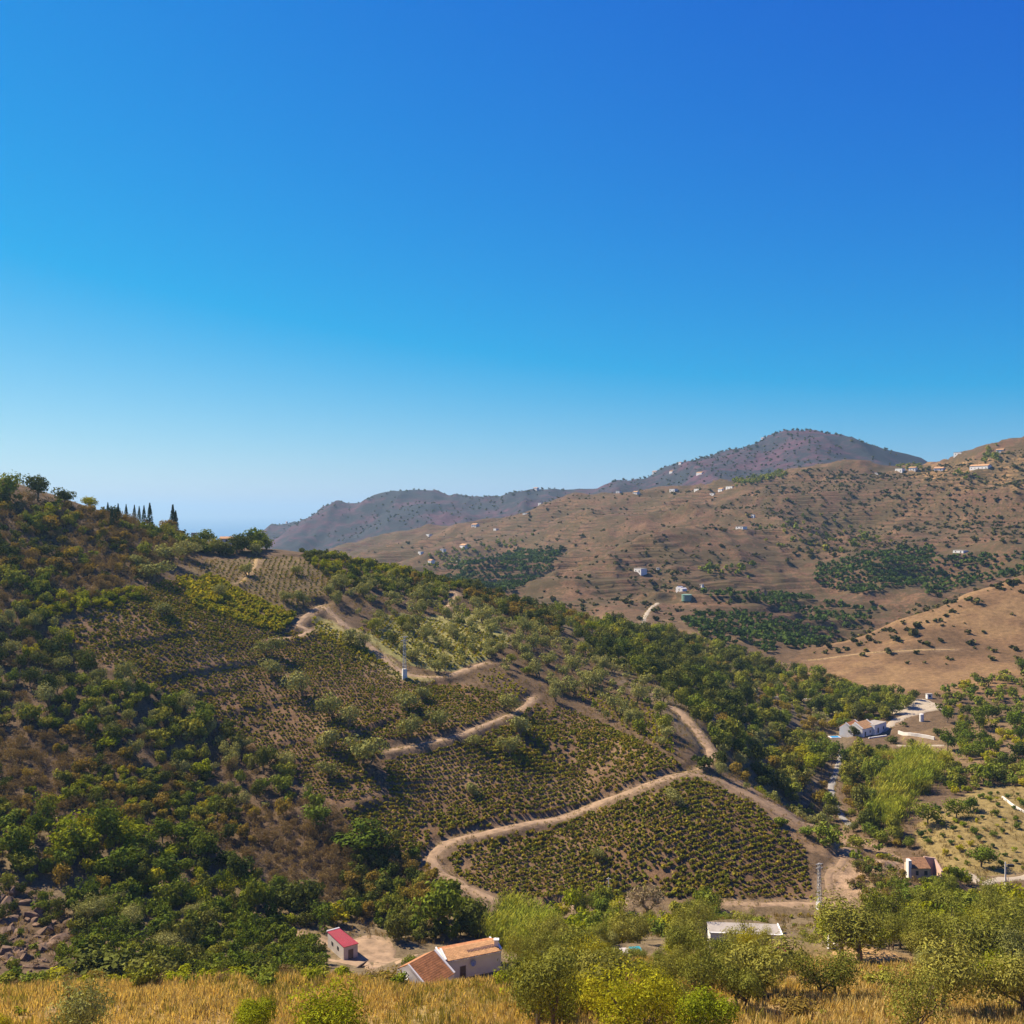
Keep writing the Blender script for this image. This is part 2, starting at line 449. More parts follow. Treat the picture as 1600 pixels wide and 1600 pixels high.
def ground_mat(name, s1, s2, bump_d, contrast=.45, terrace=0.0, terr_sp=6.0, scrub=None, scrub_s=.01, k0=.76):
    """soil colours come from the 'soil' attribute; noise gives grain, pebbles and relief"""
    m, nt, nd, lk, out = new_mat(name)
    b = N(nd, 'ShaderNodeBsdfPrincipled')
    b.inputs['Roughness'].default_value = .95
    b.inputs['Specular IOR Level'].default_value = .1
    geo = N(nd, 'ShaderNodeNewGeometry')
    pos = geo.outputs['Position']
    at = N(nd, 'ShaderNodeAttribute', attribute_name='soil')
    n1 = noise(nd, lk, pos, s1, 6, .65)
    n2 = noise(nd, lk, pos, s2, 5, .6)
    f1 = maprange(nd, lk, n1, .25, .75, 1 - contrast, 1 + contrast)
    f2 = maprange(nd, lk, n2, .3, .7, 1 - contrast * .8, 1 + contrast * .8)
    f = math_(nd, lk, 'MULTIPLY', f1, f2)
    h = n1
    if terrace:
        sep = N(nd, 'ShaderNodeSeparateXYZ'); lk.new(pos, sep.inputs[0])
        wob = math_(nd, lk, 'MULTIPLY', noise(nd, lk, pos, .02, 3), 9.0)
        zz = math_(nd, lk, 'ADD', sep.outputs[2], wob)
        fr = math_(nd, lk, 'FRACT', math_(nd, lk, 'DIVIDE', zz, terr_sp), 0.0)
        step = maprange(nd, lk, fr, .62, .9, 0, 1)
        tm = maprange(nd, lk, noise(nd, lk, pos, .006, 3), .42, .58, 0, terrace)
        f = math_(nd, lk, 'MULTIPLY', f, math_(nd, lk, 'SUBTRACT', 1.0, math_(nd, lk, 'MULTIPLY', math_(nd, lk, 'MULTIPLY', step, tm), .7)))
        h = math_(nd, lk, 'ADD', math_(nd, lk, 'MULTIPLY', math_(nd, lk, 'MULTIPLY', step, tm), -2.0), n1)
    c = mixc(nd, lk, 1.0, at.outputs['Color'], f, 'MULTIPLY')
    if scrub:
        n3 = noise(nd, lk, pos, scrub_s, 8, .72)
        n4 = noise(nd, lk, pos, scrub_s * 6, 6, .75)
        k = math_(nd, lk, 'ADD', n3, math_(nd, lk, 'MULTIPLY', n4, .7))
        c = mixc(nd, lk, maprange(nd, lk, k, k0, k0 + .15, 0, .92), c, scrub)
    lk.new(c, b.inputs['Base Color'])
    bp = N(nd, 'ShaderNodeBump'); bp.inputs['Strength'].default_value = .8; bp.inputs['Distance'].default_value = bump_d
    lk.new(h, bp.inputs['Height'])
    lk.new(bp.outputs[0], b.inputs['Normal'])
    lk.new(b.outputs[0], out.inputs[0])
    return m

M_GNEAR = ground_mat('soil_near', .35, 2.2, .35)
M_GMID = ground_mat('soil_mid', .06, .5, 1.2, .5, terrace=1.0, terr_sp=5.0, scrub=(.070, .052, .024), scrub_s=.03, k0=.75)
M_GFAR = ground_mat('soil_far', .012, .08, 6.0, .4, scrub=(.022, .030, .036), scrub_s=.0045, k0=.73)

# ---------------------------------------------------------------- soil colours by land use
VP = CV - F * ZZ / DD
soil = np.zeros(XX.shape + (3,))
soil[:] = (.11, .072, .040)
def paint(mask, col):
    soil[:] = soil * (1 - mask[..., None]) + np.array(col) * mask[..., None]
wob1 = (fbm(XX / 20, YY / 20, 3, 41) - .5) * 2
wob2 = (fbm(XX / 5, YY / 5, 3, 42) - .5) * 2
JU, JV = UU + wob1 * 10 + wob2 * 4, VP + wob2 * 5 + wob1 * 4
def zone(poly, d0, d1):
    return (in_poly(JU, JV, poly) & (DD > d0) & (DD < d1)).astype(float)
paint(1 - sstep(150, 165, DD), (.25, .165, .06))
paint(sstep(150, 165, DD) * (1 - sstep(225, 245, DD)), (.15, .11, .06))
ZV_LOW = [(700,1345),(718,1322),(850,1297),(1000,1242),(1085,1214),(1180,1258),(1255,1325),(1272,1404),(1100,1404),(950,1402),(800,1408),(722,1378)]
ZV_MID = [(596,1190),(700,1165),(790,1135),(838,1098),(900,1112),(1000,1158),(1066,1196),(1000,1222),(920,1252),(800,1286),(700,1302),(672,1318),(655,1350),(600,1325),(545,1290),(530,1268),(610,1240)]
ZV_UP = [(95,985),(150,950),(260,905),(330,930),(440,990),(500,985),(560,1012),(640,1062),(700,1066),(780,1082),(812,1096),(720,1140),(600,1165),(590,1185),(560,1190),(600,1235),(530,1262),(470,1225),(400,1170),(330,1120),(260,1082),(170,1045)]
ZV_TOP = [(275,905),(320,875),(440,868),(520,880),(510,930),(470,955),(430,985),(380,970)]
for zp in (ZV_LOW, ZV_MID, ZV_UP):
    paint(zone(zp, 215, 480), (.150, .088, .046))
paint(zone(ZV_TOP, 350, 520), (.13, .092, .042))
paint(zone([(480,960),(560,985),(640,1055),(700,1056),(640,1070),(560,1030),(500,1000)], 250, 520), (.26, .22, .075))
paint(zone([(560,1000),(640,1040),(700,1050),(760,1030),(800,1000),(760,960),(600,960)], 250, 520), (.22, .20, .07))
paint(zone([(1060,1205),(1150,1215),(1300,1290),(1420,1345),(1400,1370),(1260,1330),(1180,1262)], 230, 340), (.19, .122, .068))
paint(zone([(1300,1412),(1300,1370),(1345,1340),(1410,1350),(1430,1400)], 200, 280), (.27, .18, .11))
paint(zone([(860,960),(1000,985),(1300,1060),(1340,1120),(1320,1180),(1300,1270),(1200,1240),(1080,1160),(960,1060)], 290, 640), (.13, .095, .055))
paint(zone([(1425,1300),(1450,1270),(1560,1225),(1720,1200),(1720,1368),(1500,1372),(1440,1330)], 240, 400), (.205, .15, .055))
paint(zone([(1410,1150),(1720,1080),(1720,1215),(1560,1225),(1420,1210)], 330, 600), (.16, .105, .054))
paint(zone([(1330,1180),(1450,1170),(1440,1215),(1330,1215)], 340, 470), (.34, .24, .11))
paint(zone([(1180,1090),(1250,1020),(1400,960),(1500,920),(1650,870),(2050,780),(2050,1090),(1560,1090),(1440,1085),(1320,1075)], 470, 735), (.165, .096, .046))
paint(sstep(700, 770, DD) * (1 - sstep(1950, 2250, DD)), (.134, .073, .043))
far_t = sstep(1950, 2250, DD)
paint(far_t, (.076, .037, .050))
paint(zone([(-80,1380),(40,1380),(90,1405),(125,1450),(125,1520),(-80,1530)], 160, 230), (.10, .066, .036))
# dry grass streaks and bare earth in the near meadow, straw on the far slopes
g = (fbm(XX / 9, YY / 9, 4, 51) - .5) * 2
paint(np.clip(g, 0, 1) * .8 * (1 - sstep(150, 170, DD)), (.22, .18, .06))
paint(np.clip(-g - .2, 0, 1) * .9 * (1 - sstep(150, 170, DD)), (.22, .14, .08))
g2 = (fbm(XX / 120, YY / 120, 4, 53) - .5) * 2
mm = sstep(740, 800, DD) * (1 - sstep(1950, 2250, DD))
paint(np.clip(g2 * 1.6, 0, .7) * mm, (.168, .096, .049))
paint(np.clip(-g2 * 1.6, 0, .6) * mm, (.135, .080, .038))
paint(zone([(1390,735),(1700,690),(1700,760),(1500,765)], 1000, 1600) * .8, (.26, .155, .065))
g3 = (fbm(XX / 30, YY / 22, 4, 57) - .5) * 2
paint(np.clip(g3 * 2.2, 0, .75) * sstep(480, 520, DD) * (1 - sstep(735, 760, DD)), (.098, .060, .030))
paint(np.clip(-g3 * 1.8, 0, .5) * sstep(480, 520, DD) * (1 - sstep(735, 760, DD)), (.24, .15, .065))
g4 = (fbm(XX / 16, YY / 16, 4, 59) - .5) * 2
for zp in (ZV_LOW, ZV_MID, ZV_UP):
    paint(zone(zp, 215, 480) * np.clip(g4 * 1.8, 0, .6), (.105, .066, .036))
    paint(zone(zp, 215, 480) * np.clip(-g4 * 1.8, 0, .5), (.19, .125, .068))
# scuffed, dusty margins beside the tracks
tn = track_near.reshape(XX.shape)
paint((1 - sstep(0, 3.0, tn)) * .6, (.22, .15, .09))

# ---------------------------------------------------------------- ground sheets
idx = np.arange(ND * NU).reshape(ND, NU)
def sheet(name, r0, r1, mat):
    V = np.stack([XX[r0:r1 + 1], YY[r0:r1 + 1], ZZ[r0:r1 + 1]], -1).reshape(-1, 3)
    k = np.arange((r1 - r0 + 1) * NU).reshape(-1, NU)
    q = np.stack([k[:-1, :-1], k[:-1, 1:], k[1:, 1:], k[1:, :-1]], -1).reshape(-1, 4)
    me = mesh_np(name, V, q, [mat], True, {'soil': soil[r0:r1 + 1].reshape(-1, 3)})
    o = link(name, me)
    tag(o, kind='structure')
    return o
r1_, r2_, r3_ = [int(np.searchsorted(GD, d)) for d in (165, 740, 2050)]
sheet('meadow_ground', 0, r1_, M_GNEAR)
sheet('vineyard_hill', r1_, r2_, M_GNEAR)
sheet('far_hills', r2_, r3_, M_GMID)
sheet('distant_mountains', r3_, ND - 1, M_GFAR)

# the sea, far beyond the hills
m, nt, nd, lk, out = new_mat('sea_water')
b = N(nd, 'ShaderNodeBsdfPrincipled')
b.inputs['Base Color'].default_value = (.006, .11, .26, 1)
b.inputs['Roughness'].default_value = .35
geo = N(nd, 'ShaderNodeNewGeometry')
bp = N(nd, 'ShaderNodeBump'); bp.inputs['Strength'].default_value = .4; bp.inputs['Distance'].default_value = 1.0
lk.new(noise(nd, lk, geo.outputs['Position'], .02, 6, .7), bp.inputs['Height'])
lk.new(bp.outputs[0], b.inputs['Normal'])
lk.new(b.outputs[0], out.inputs[0])
S_ = 60000
me = mesh_np('sea', [(-S_, -2000, SEA_Z), (S_, -2000, SEA_Z), (S_, S_, SEA_Z), (-S_, S_, SEA_Z)], [(0, 1, 2, 3)], [m])
tag(link('sea', me), kind='structure')

# ---------------------------------------------------------------- tracks and roads
TM = {'dirt': simple_mat('track_dirt', (.27, .18, .105), .95, .38, .45, .6, dirt=(.21, .14, .08)),
      'dirt_faint': simple_mat('track_dirt_faint', (.23, .15, .086), .95, .25, .7, .6, dirt=(.17, .12, .06)),
      'gravel': simple_mat('gravel_white', (.36, .295, .21), .95, .15, .8, .4, dirt=(.34, .28, .19)),
      'gravel_grey': simple_mat('gravel_grey', (.25, .23, .20), .95, .15, .8, .4),
      'straw': simple_mat('trail_straw', (.32, .21, .09), .95, .2, .8, .3)}
for nm, ln, zc, w, lab, mt in TRK:
    T = np.gradient(ln, axis=0); T /= np.linalg.norm(T, axis=1)[:, None] + 1e-9
    Nn = np.stack([-T[:, 1], T[:, 0]], 1)
    K = 7
    off = np.linspace(-1, 1, K)
    Vs = []
    s = np.arange(len(ln))
    taper = np.clip(np.minimum(s, len(ln) - 1 - s) / 3.0 + .55, 0, 1)
    wl_ = (w / 2) * taper * (1 + .9 * (vnoise(s / 4.0, s * 0 + 3.3, 61) - .5))
    wr_ = (w / 2) * taper * (1 + .9 * (vnoise(s / 4.0, s * 0 + 8.3, 62) - .5))
    for k, o_ in enumerate(off):
        ww = np.where(o_ < 0, wl_, wr_)
        p = ln + Nn * (o_ * ww)[:, None]
        zg = ground(p[:, 0], p[:, 1])
        lift = .05 + .00035 * ln[:, 1]
        rut = -.05 * math.exp(-((abs(o_) - .5) / .22) ** 2)
        z = zg + (lift if abs(o_) < .95 else -.06) + rut
        Vs.append(np.stack([p[:, 0], p[:, 1], z], 1))
    V = np.stack(Vs, 1).reshape(-1, 3)
    k = np.arange(len(ln) * K).reshape(-1, K)
    q = np.stack([k[:-1, :-1], k[1:, :-1], k[1:, 1:], k[:-1, 1:]], -1).reshape(-1, 4)[:, ::-1]
    o = link(nm, mesh_np(nm, V, q, [TM[mt]], True))
    tag(o, lab, None, None, 'structure')

# bare earth yard by the shed
def blob_patch(name, pix, dmn, dmx, mat, lift=.12, label=None):
    w = np.array([hit(u, v, dmn, dmx)[:2] for u, v in pix])
    c = w.mean(0)
    n_ = 48
    ang = np.linspace(0, 2 * math.pi, n_, endpoint=False)
    wa = np.arctan2(w[:, 1] - c[1], w[:, 0] - c[0]); wr = np.hypot(*(w - c).T)
    o_ = np.argsort(wa); wa, wr = wa[o_], wr[o_]
    r = np.interp(ang, np.concatenate([wa - 2 * math.pi, wa, wa + 2 * math.pi]), np.tile(wr, 3))
    r *= 1 + .12 * (vnoise(ang * 3, ang * 0, 71) - .5)
    rings = np.linspace(0.0, 1, 14)[1:]
    V = [(*c, float(ground(*c)) + lift)]
    for t in rings:
        px, py = c[0] + np.cos(ang) * r * t, c[1] + np.sin(ang) * r * t
        z = ground(px, py) + (lift if t < .99 else -.08)
        V += list(zip(px, py, z))
    f = [(0, 1 + i, 1 + (i + 1) % n_, 1 + (i + 1) % n_) for i in range(n_)]
    tri = [(0, 1 + i, 1 + (i + 1) % n_) for i in range(n_)]
    q = []
    for k in range(len(rings) - 1):
        a, b_ = 1 + k * n_, 1 + (k + 1) * n_
        for i in range(n_):
            j = (i + 1) % n_
            q += [(a + i, b_ + i, b_ + j), (a + i, b_ + j, a + j)]
    o = link(name, mesh_np(name, V, tri + q, [mat], True))
    return tag(o, label, None, None, 'structure')
blob_patch('dirt_yard', [(558,1466),(585,1460),(612,1478),(615,1498),(598,1516),(570,1512),(556,1492)], 160, 235, TM['dirt'], label='bare dirt yard beside the red roofed shed')
blob_patch('dirt_yard', [(1300,1488),(1345,1484),(1395,1487),(1408,1496),(1360,1504),(1310,1500)], 140, 190, simple_mat('yard_earth', (.36, .22, .09), .95, .2, .8, .4), label='orange earth clearing under the foreground olives')
blob_patch('gravel_road', [(1408,1098),(1440,1092),(1460,1098),(1448,1112),(1420,1120)], 430, 560, TM['gravel'], .3, label='white gravel turning place above the farmhouse')
# ---------------------------------------------------------------- plants: meshes
def leaf_mat(name, c1, c2, c3, transl=.35, vary=.35):
    c1, c2, c3 = [(min(.75, c[0] * 1.74), min(.75, c[1] * 1.65), c[2] * 1.05) if not name.startswith('grass') else c for c in (c1, c2, c3)]
    m, nt, nd, lk, out = new_mat(name)
    oi = N(nd, 'ShaderNodeObjectInfo')
    at = N(nd, 'ShaderNodeAttribute', attribute_name='rnd')
    al = N(nd, 'ShaderNodeAttribute', attribute_name='leaf')
    r = math_(nd, lk, 'FRACT', math_(nd, lk, 'ADD', oi.outputs['Random'], at.outputs['Fac']), 0.0)
    ramp = N(nd, 'ShaderNodeValToRGB')
    e = ramp.color_ramp.elements
    e[0].position, e[0].color = 0.0, (*c1, 1)
    e[1].position, e[1].color = 1.0, (*c3, 1)
    x = e.new(.5); x.color = (*c2, 1)
    lk.new(r, ramp.inputs[0])
    f = maprange(nd, lk, al.outputs['Fac'], 0, 1, 1 - vary, 1 + vary)
    c = mixc(nd, lk, 1.0, ramp.outputs[0], f, 'MULTIPLY')
    d = N(nd, 'ShaderNodeBsdfDiffuse'); lk.new(c, d.inputs[0])
    t = N(nd, 'ShaderNodeBsdfTranslucent')
    ct = mixc(nd, lk, 1.0, c, (1.35, 1.2, .55), 'MULTIPLY'); lk.new(ct, t.inputs[0])
    ms = N(nd, 'ShaderNodeMixShader'); ms.inputs[0].default_value = transl
    lk.new(d.outputs[0], ms.inputs[1]); lk.new(t.outputs[0], ms.inputs[2])
    lk.new(ms.outputs[0], out.inputs[0])
    return m

LM = {
 'olive': leaf_mat('leaf_olive', (.120,.128,.055), (.150,.155,.068), (.180,.180,.090), .15),
 'olive_near': leaf_mat('leaf_olive_near', (.080,.090,.024), (.112,.118,.030), (.150,.145,.045), .2),
 'dark': leaf_mat('leaf_dark_green', (.036,.050,.016), (.058,.070,.021), (.085,.088,.03), .15),
 'mid': leaf_mat('leaf_mid_green', (.075,.105,.022), (.11,.13,.026), (.15,.15,.035), .18),
 'lime': leaf_mat('leaf_yellow_green', (.115,.145,.012), (.155,.175,.014), (.21,.19,.018), .25),
 'brown': leaf_mat('leaf_dry_brown', (.095,.070,.046), (.125,.092,.060), (.15,.112,.068), .2),
 'ochre': leaf_mat('leaf_ochre', (.120,.090,.032), (.145,.110,.036), (.155,.13,.03), .3),
 'fig': leaf_mat('leaf_fig_green', (.050,.074,.014), (.068,.096,.016), (.095,.112,.02), .18),
 'cypress': leaf_mat('leaf_cypress', (.022,.038,.016), (.030,.048,.018), (.04,.06,.02), .1),
 'orchard': leaf_mat('leaf_orchard', (.026,.050,.016), (.038,.066,.020), (.056,.082,.024), .12),
 'reed': leaf_mat('leaf_reed', (.11,.14,.022), (.15,.17,.028), (.19,.19,.04), .25),
 'vine': leaf_mat('leaf_vine', (.080,.092,.018), (.115,.118,.020), (.155,.125,.026), .2),
 'vine_lush': leaf_mat('leaf_vine_lush', (.125,.140,.014), (.165,.165,.018), (.20,.175,.022), .3),
 'grass': leaf_mat('grass_dry', (.42,.29,.09), (.54,.405,.155), (.43,.335,.12), .3, .5),
 'grass_green': leaf_mat('grass_greenish', (.22,.195,.04), (.27,.23,.055), (.21,.185,.06), .3, .45),
 'grey': leaf_mat('twig_grey', (.16,.13,.11), (.19,.15,.13), (.21,.17,.14), .1),
 'farshrub': leaf_mat('leaf_far_shrub', (.035,.040,.020), (.055,.058,.026), (.085,.076,.034), .1),
}
M_BARK = simple_mat('bark', (.16, .11, .075), .95, .3, 2.0, .5)

def leaf_quads(C, Nrm, size, r, slim=.55):
    """bent leaf-spray quads at centres C, normals Nrm"""
    n_ = len(C)
    ref = r.normal(size=(n_, 3)); 
    T = np.cross(Nrm, ref); T /= np.linalg.norm(T, axis=1)[:, None] + 1e-9
    B = np.cross(Nrm, T)
    s = (size * (0.6 + .8 * r.random(n_)))[:, None]
    a, b = T * s * .5, B * s * .5 * slim
    V = np.stack([C - a, C - b * 1.0 + Nrm * s * .08, C + a, C + b + Nrm * s * .08], 1).reshape(-1, 3)
    return V

class Shape:
    def __init__(s): s.V = []; s.Fq = []; s.leaf = []; s.mat = []; s.n = 0
    def add(s, V, Fq, leaf, mat):
        s.V.append(V); s.Fq.append(np.asarray(Fq) + s.n); s.leaf.append(leaf); s.mat.append(np.full(len(Fq), mat)); s.n += len(V)
    def leaves(s, C, Nrm, size, r, slim=.55, mat=0):
        V = leaf_quads(C, Nrm, np.broadcast_to(size, len(C)), r, slim)
        k = np.arange(len(V)).reshape(-1, 4)
        s.add(V, k, np.repeat(r.random(len(C)), 4), mat)
    def limb(s, p0, p1, r0, r1, sides=5, bend=None, segs=3, mat=0):
        p0, p1 = np.array(p0, float), np.array(p1, float)
        ts = np.linspace(0, 1, segs + 1)
        bend = np.zeros(3) if bend is None else np.array(bend)
        c = p0 + (p1 - p0) * ts[:, None] + bend * (4 * ts * (1 - ts))[:, None]
        d = p1 - p0; d /= np.linalg.norm(d) + 1e-9
        a = np.cross(d, [1, .3, .2]); a /= np.linalg.norm(a); b = np.cross(d, a)
        an = np.arange(sides) * 2 * math.pi / sides
        ring = np.cos(an)[:, None] * a + np.sin(an)[:, None] * b
        V = np.concatenate([c[i] + ring * (r0 + (r1 - r0) * ts[i]) for i in range(segs + 1)])
        Fq = [(i * sides + j, i * sides + (j + 1) % sides, (i + 1) * sides + (j + 1) % sides, (i + 1) * sides + j) for i in range(segs) for j in range(sides)]
        s.add(V, Fq, np.full(len(V), .5), mat)
    def arrays(s):
        return np.concatenate(s.V), np.concatenate(s.Fq), np.concatenate(s.leaf), np.concatenate(s.mat)
    def mesh(s, name, mats):
        V, Fq, lf, mt = s.arrays()
        return mesh_np(name, V, Fq, mats, False, {'leaf': lf}, mt)

def unit(r, n_):
    v = r.normal(size=(n_, 3)); return v / np.linalg.norm(v, axis=1)[:, None]

def crown_shape(seed, w, h, base, nleaf, leaf, lobes=9, droop=0.0, fill=.55, slim=.6, up=.12, flat=False, spread=1.0):
    """crown of leaf sprays gathered in lobes; w = width, h = height of the crown, base = its underside height"""
    r = np.random.default_rng(seed)
    s = Shape()
    cz = base + h * .5
    LC, LR = [], []
    for i in range(lobes):
        d = unit(r, 1)[0]; d[2] = r.uniform(-.62, .85)
        rad = (0.42 + .42 * r.random()) * spread
        c = np.array([d[0] * w * .5 * rad, d[1] * w * .5 * rad, cz + d[2] * h * .5 * rad])
        LC.append(c); LR.append((0.17 + .15 * r.random()) * min(w, h * 1.15))
    LC.append(np.array([0, 0, cz - .05 * h])); LR.append(.33 * min(w, h * 1.2))
    LC, LR = np.array(LC), np.array(LR)
    k = r.choice(len(LC), nleaf, p=LR ** 2 / (LR ** 2).sum())
    d = unit(r, nleaf)
    rr = LR[k] * (fill + (1 - fill) * r.random(nleaf) ** .5) * (0.82 + .36 * r.random(nleaf))
    rr = rr * np.where(r.random(nleaf) < .13, r.uniform(1.05, 1.4, nleaf), 1.0)
    C = LC[k] + d * rr[:, None] * np.array([1, 1, .85])
    C[:, 2] = np.maximum(C[:, 2], base * .55 + .06 * w * r.random(nleaf))
    Nn = d * 1.0 + unit(r, nleaf) * .5 + np.array([0, 0, up])
    Nn /= np.linalg.norm(Nn, axis=1)[:, None]
    s.leaves(C, Nn, leaf, r, slim)
    return s, LC, LR

def trunk_shape(seed, LC, LR, height, rad, stems=1, mat=0, s=None):
    r = np.random.default_rng(seed + 99)
    s = s or Shape()
    for q in range(stems):
        a = r.random() * 6.28
        b0 = np.array([math.cos(a), math.sin(a), 0]) * rad * .8 * (stems > 1)
        fork = np.array([b0[0] * 3 + r.normal() * rad, b0[1] * 3 + r.normal() * rad, height * (.8 + .3 * r.random())])
        b0 = b0 + np.array([0, 0, -.4])
        s.limb(b0, fork, rad, rad * .7, 7, r.normal(size=3) * rad * .6, 4, mat)
        pick = r.choice(len(LC), min(len(LC), 5 if stems == 1 else 4), replace=False)
        for i in pick:
            s.limb(fork - np.array([0, 0, .05]), LC[i] * .9 + fork * .1, rad * .55, rad * .14, 5, r.normal(size=3) * rad * .9, 3, mat)
    return s

LIB = {}
def variety(key, n_, w, h, base, nleaf, leaf, mat, th=None, tr=.15, stems=1, seed0=0, **kw):
    """n_ individuals of one plant kind: (crown mesh, trunk mesh, crown+trunk mesh, arrays)"""
    out = []
    for i in range(n_):
        sd = seed0 + i * 13 + abs(hash(key) if False else sum(map(ord, key)))
        rr = np.random.default_rng(sd + 5)
        kw['lobes'] = int(rr.integers(6, 14)) if nleaf > 200 else kw['lobes']; kw['spread'] = rr.uniform(.85, 1.2)
        s, LC, LR = crown_shape(sd, w * rr.uniform(.85, 1.15), h * rr.uniform(.75, 1.25), base, nleaf, leaf, **kw)
        arr = s.arrays()
        cm = None if nleaf < 100 else s.mesh('crown', [LM[mat]])
        small = nleaf < 100
        tm = None if small else trunk_shape(sd, LC, LR, th if th is not None else base + .1 * h, tr, stems).mesh('trunk', [M_BARK])
        if small:
            st = Shape(); st.limb((0, 0, -.3), (0, 0, base + .3 * h), tr, tr * .6, 3, None, 1); tv, tq, tl, tmm = st.arrays()
        else:
            tv, tq, tl, tmm = trunk_shape(sd, LC, LR, th if th is not None else base + .1 * h, tr, stems).arrays()
        V = np.concatenate([arr[0], tv]); Q = np.concatenate([arr[1], tq + len(arr[0])])
        whole = mesh_np(key, V, Q, [LM[mat], M_BARK], False, {'leaf': np.concatenate([arr[2], tl])}, np.concatenate([arr[3], np.ones(len(tq), int)]))
        if small:
            lite = (V, Q, np.concatenate([arr[2], tl]))
        else:   # the same plant with fewer, larger leaf sprays, for masses seen from afar
            nl = min(150, max(90, nleaf // 7))
            sl_, _, _ = crown_shape(sd, w, h, base, nl, leaf * math.sqrt(nleaf / nl) * .78, **kw); lite = sl_.arrays()[:3]
        it = dict(whole=whole, arr=lite, size=(w, h + base))
        if not small: it.update(crown=cm, trunk=tm)
        out.append(it)
    LIB[key] = out

# unit sized plants (crown about 1 m wide), scaled when placed
variety('olive', 6, 1.0, .80, .07, 900, .085, 'olive', .2, .045, 2, lobes=9, slim=.5)
variety('olive_big', 7, 1.0, .92, .10, 3600, .050, 'olive_near', .28, .034, 2, lobes=14, slim=.4, fill=.3)
variety('olive_lime', 3, 1.0, .82, .04, 4800, .042, 'lime', .25, .028, 3, lobes=12, slim=.4, fill=.5)
variety('olive_grey', 3, 1.0, .78, .08, 3000, .045, 'olive', .2, .03, 3, lobes=12, slim=.4, fill=.5)
for k_ in ('dark', 'mid', 'lime', 'brown', 'ochre', 'fig', 'orchard'):
    variety('bush_' + k_, 6, 1.0, .72, .05, 620, .115 if k_ != 'brown' else .085, k_, .15, .03, 2, lobes=9, slim=.65 if k_ != 'brown' else .3, seed0=40)
    if k_ in ('dark', 'mid', 'lime', 'fig', 'ochre'):
        variety('tree_' + k_, 6, 1.0, 1.0, .06, 950, .095, k_, .3, .04, 1, lobes=11, slim=.6, seed0=80)
variety('far_shrub', 5, 1.0, .65, .02, 36, .40, 'farshrub', .1, .03, 1, lobes=5, slim=.8, seed0=120)
variety('far_orchard', 4, 1.0, .8, .05, 50, .35, 'orchard', .12, .03, 1, lobes=5, slim=.8, seed0=150)
variety('far_mid', 4, 1.0, .8, .05, 50, .35, 'mid', .12, .03, 1, lobes=5, slim=.8, seed0=170)
variety('vine', 6, 1.0, .55, .10, 18, .46, 'vine', .25, .03, 1, lobes=4, slim=.75, seed0=200)
variety('vine_lush', 4, 1.0, .6, .15, 18, .5, 'vine_lush', .25, .03, 1, lobes=4, slim=.75, seed0=230)

def cypress_arr(seed):
    r = np.random.default_rng(seed); s = Shape()
    n_ = 700
    t = r.random(n_) ** .8
    prof = np.where(t < .15, .55 + 3 * t, 1.0 - ((t - .15) / .85) ** 1.5) * .5 * .26
    a = r.random(n_) * 6.28
    C = np.stack([np.cos(a) * prof * (.6 + .5 * r.random(n_)), np.sin(a) * prof * (.6 + .5 * r.random(n_)), .04 + t * .96], 1)
    Nn = np.stack([np.cos(a), np.sin(a), np.full(n_, .5)], 1) + unit(r, n_) * .6
    Nn /= np.linalg.norm(Nn, axis=1)[:, None]
    s.leaves(C, Nn, .06, r, .5)
    return s
LIB['cypress'] = []
for i in range(3):
    s = cypress_arr(i + 300)
    t = Shape(); t.limb((0, 0, -.05), (0, 0, .7), .022, .006, 6)
    LIB['cypress'].append(dict(crown=s.mesh('crown', [LM['cypress']]), trunk=t.mesh('trunk', [M_BARK]), whole=s.mesh('cypress', [LM['cypress']])))

def reed_shape(seed, n_=60, mat='reed'):
    """clump of giant cane: thin upright stems with arching blades"""
    r = np.random.default_rng(seed); s = Shape()
    for i in range(n_):
        b = np.array([r.normal() * .32, r.normal() * .32, -.1]); lean = r.normal(size=2) * .16
        hgt = .75 + .45 * r.random()
        top = b + np.array([lean[0], lean[1], hgt])
        s.limb(b, top, .012, .004, 3, None, 1)
        nb = 7
        tt = .25 + .75 * r.random(nb)
        C = b + (top - b) * tt[:, None]
        a = r.random(nb) * 6.28
        dirv = np.stack([np.cos(a), np.sin(a), .7 + .5 * r.random(nb)], 1)
        L = .22 + .16 * r.random(nb)
        side = np.stack([-np.sin(a), np.cos(a), np.zeros(nb)], 1) * .018
        tip = C + dirv * L[:, None] * .8; mid_ = C + dirv * L[:, None] * .5 + np.array([0, 0, .03])
        V = np.stack([C, mid_ - side, tip, mid_ + side], 1).reshape(-1, 3)
        s.add(V, np.arange(len(V)).reshape(-1, 4), np.repeat(r.random(nb), 4), 0)
    return s
LIB['reed'] = [dict(whole=reed_shape(400 + i).mesh('cane_clump', [LM['reed']])) for i in range(4)]

def tuft_shape(seed, n_=13):
    r = np.random.default_rng(seed); s = Shape()
    a = r.random(n_) * 6.28; b = np.stack([r.normal(size=n_) * .22, r.normal(size=n_) * .22, np.full(n_, -.05)], 1)
    lean = np.stack([np.cos(a), np.sin(a)], 1) * (.1 + .35 * r.random(n_))[:, None]
    hgt = .45 + .65 * r.random(n_)
    tip = b + np.concatenate([lean, hgt[:, None]], 1)
    side = np.stack([-np.sin(a), np.cos(a), np.zeros(n_)], 1) * .045
    m_ = b + (tip - b) * .55 + np.array([0, 0, .08])
    V = np.stack([b - side * .6, m_ - side, tip, m_ + side], 1).reshape(-1, 3)
    s.add(V, np.arange(len(V)).reshape(-1, 4), np.repeat(r.random(n_), 4), 0)
    return s
LIB['tuft'] = [dict(arr=tuft_shape(500 + i).arrays()[:3]) for i in range(6)]

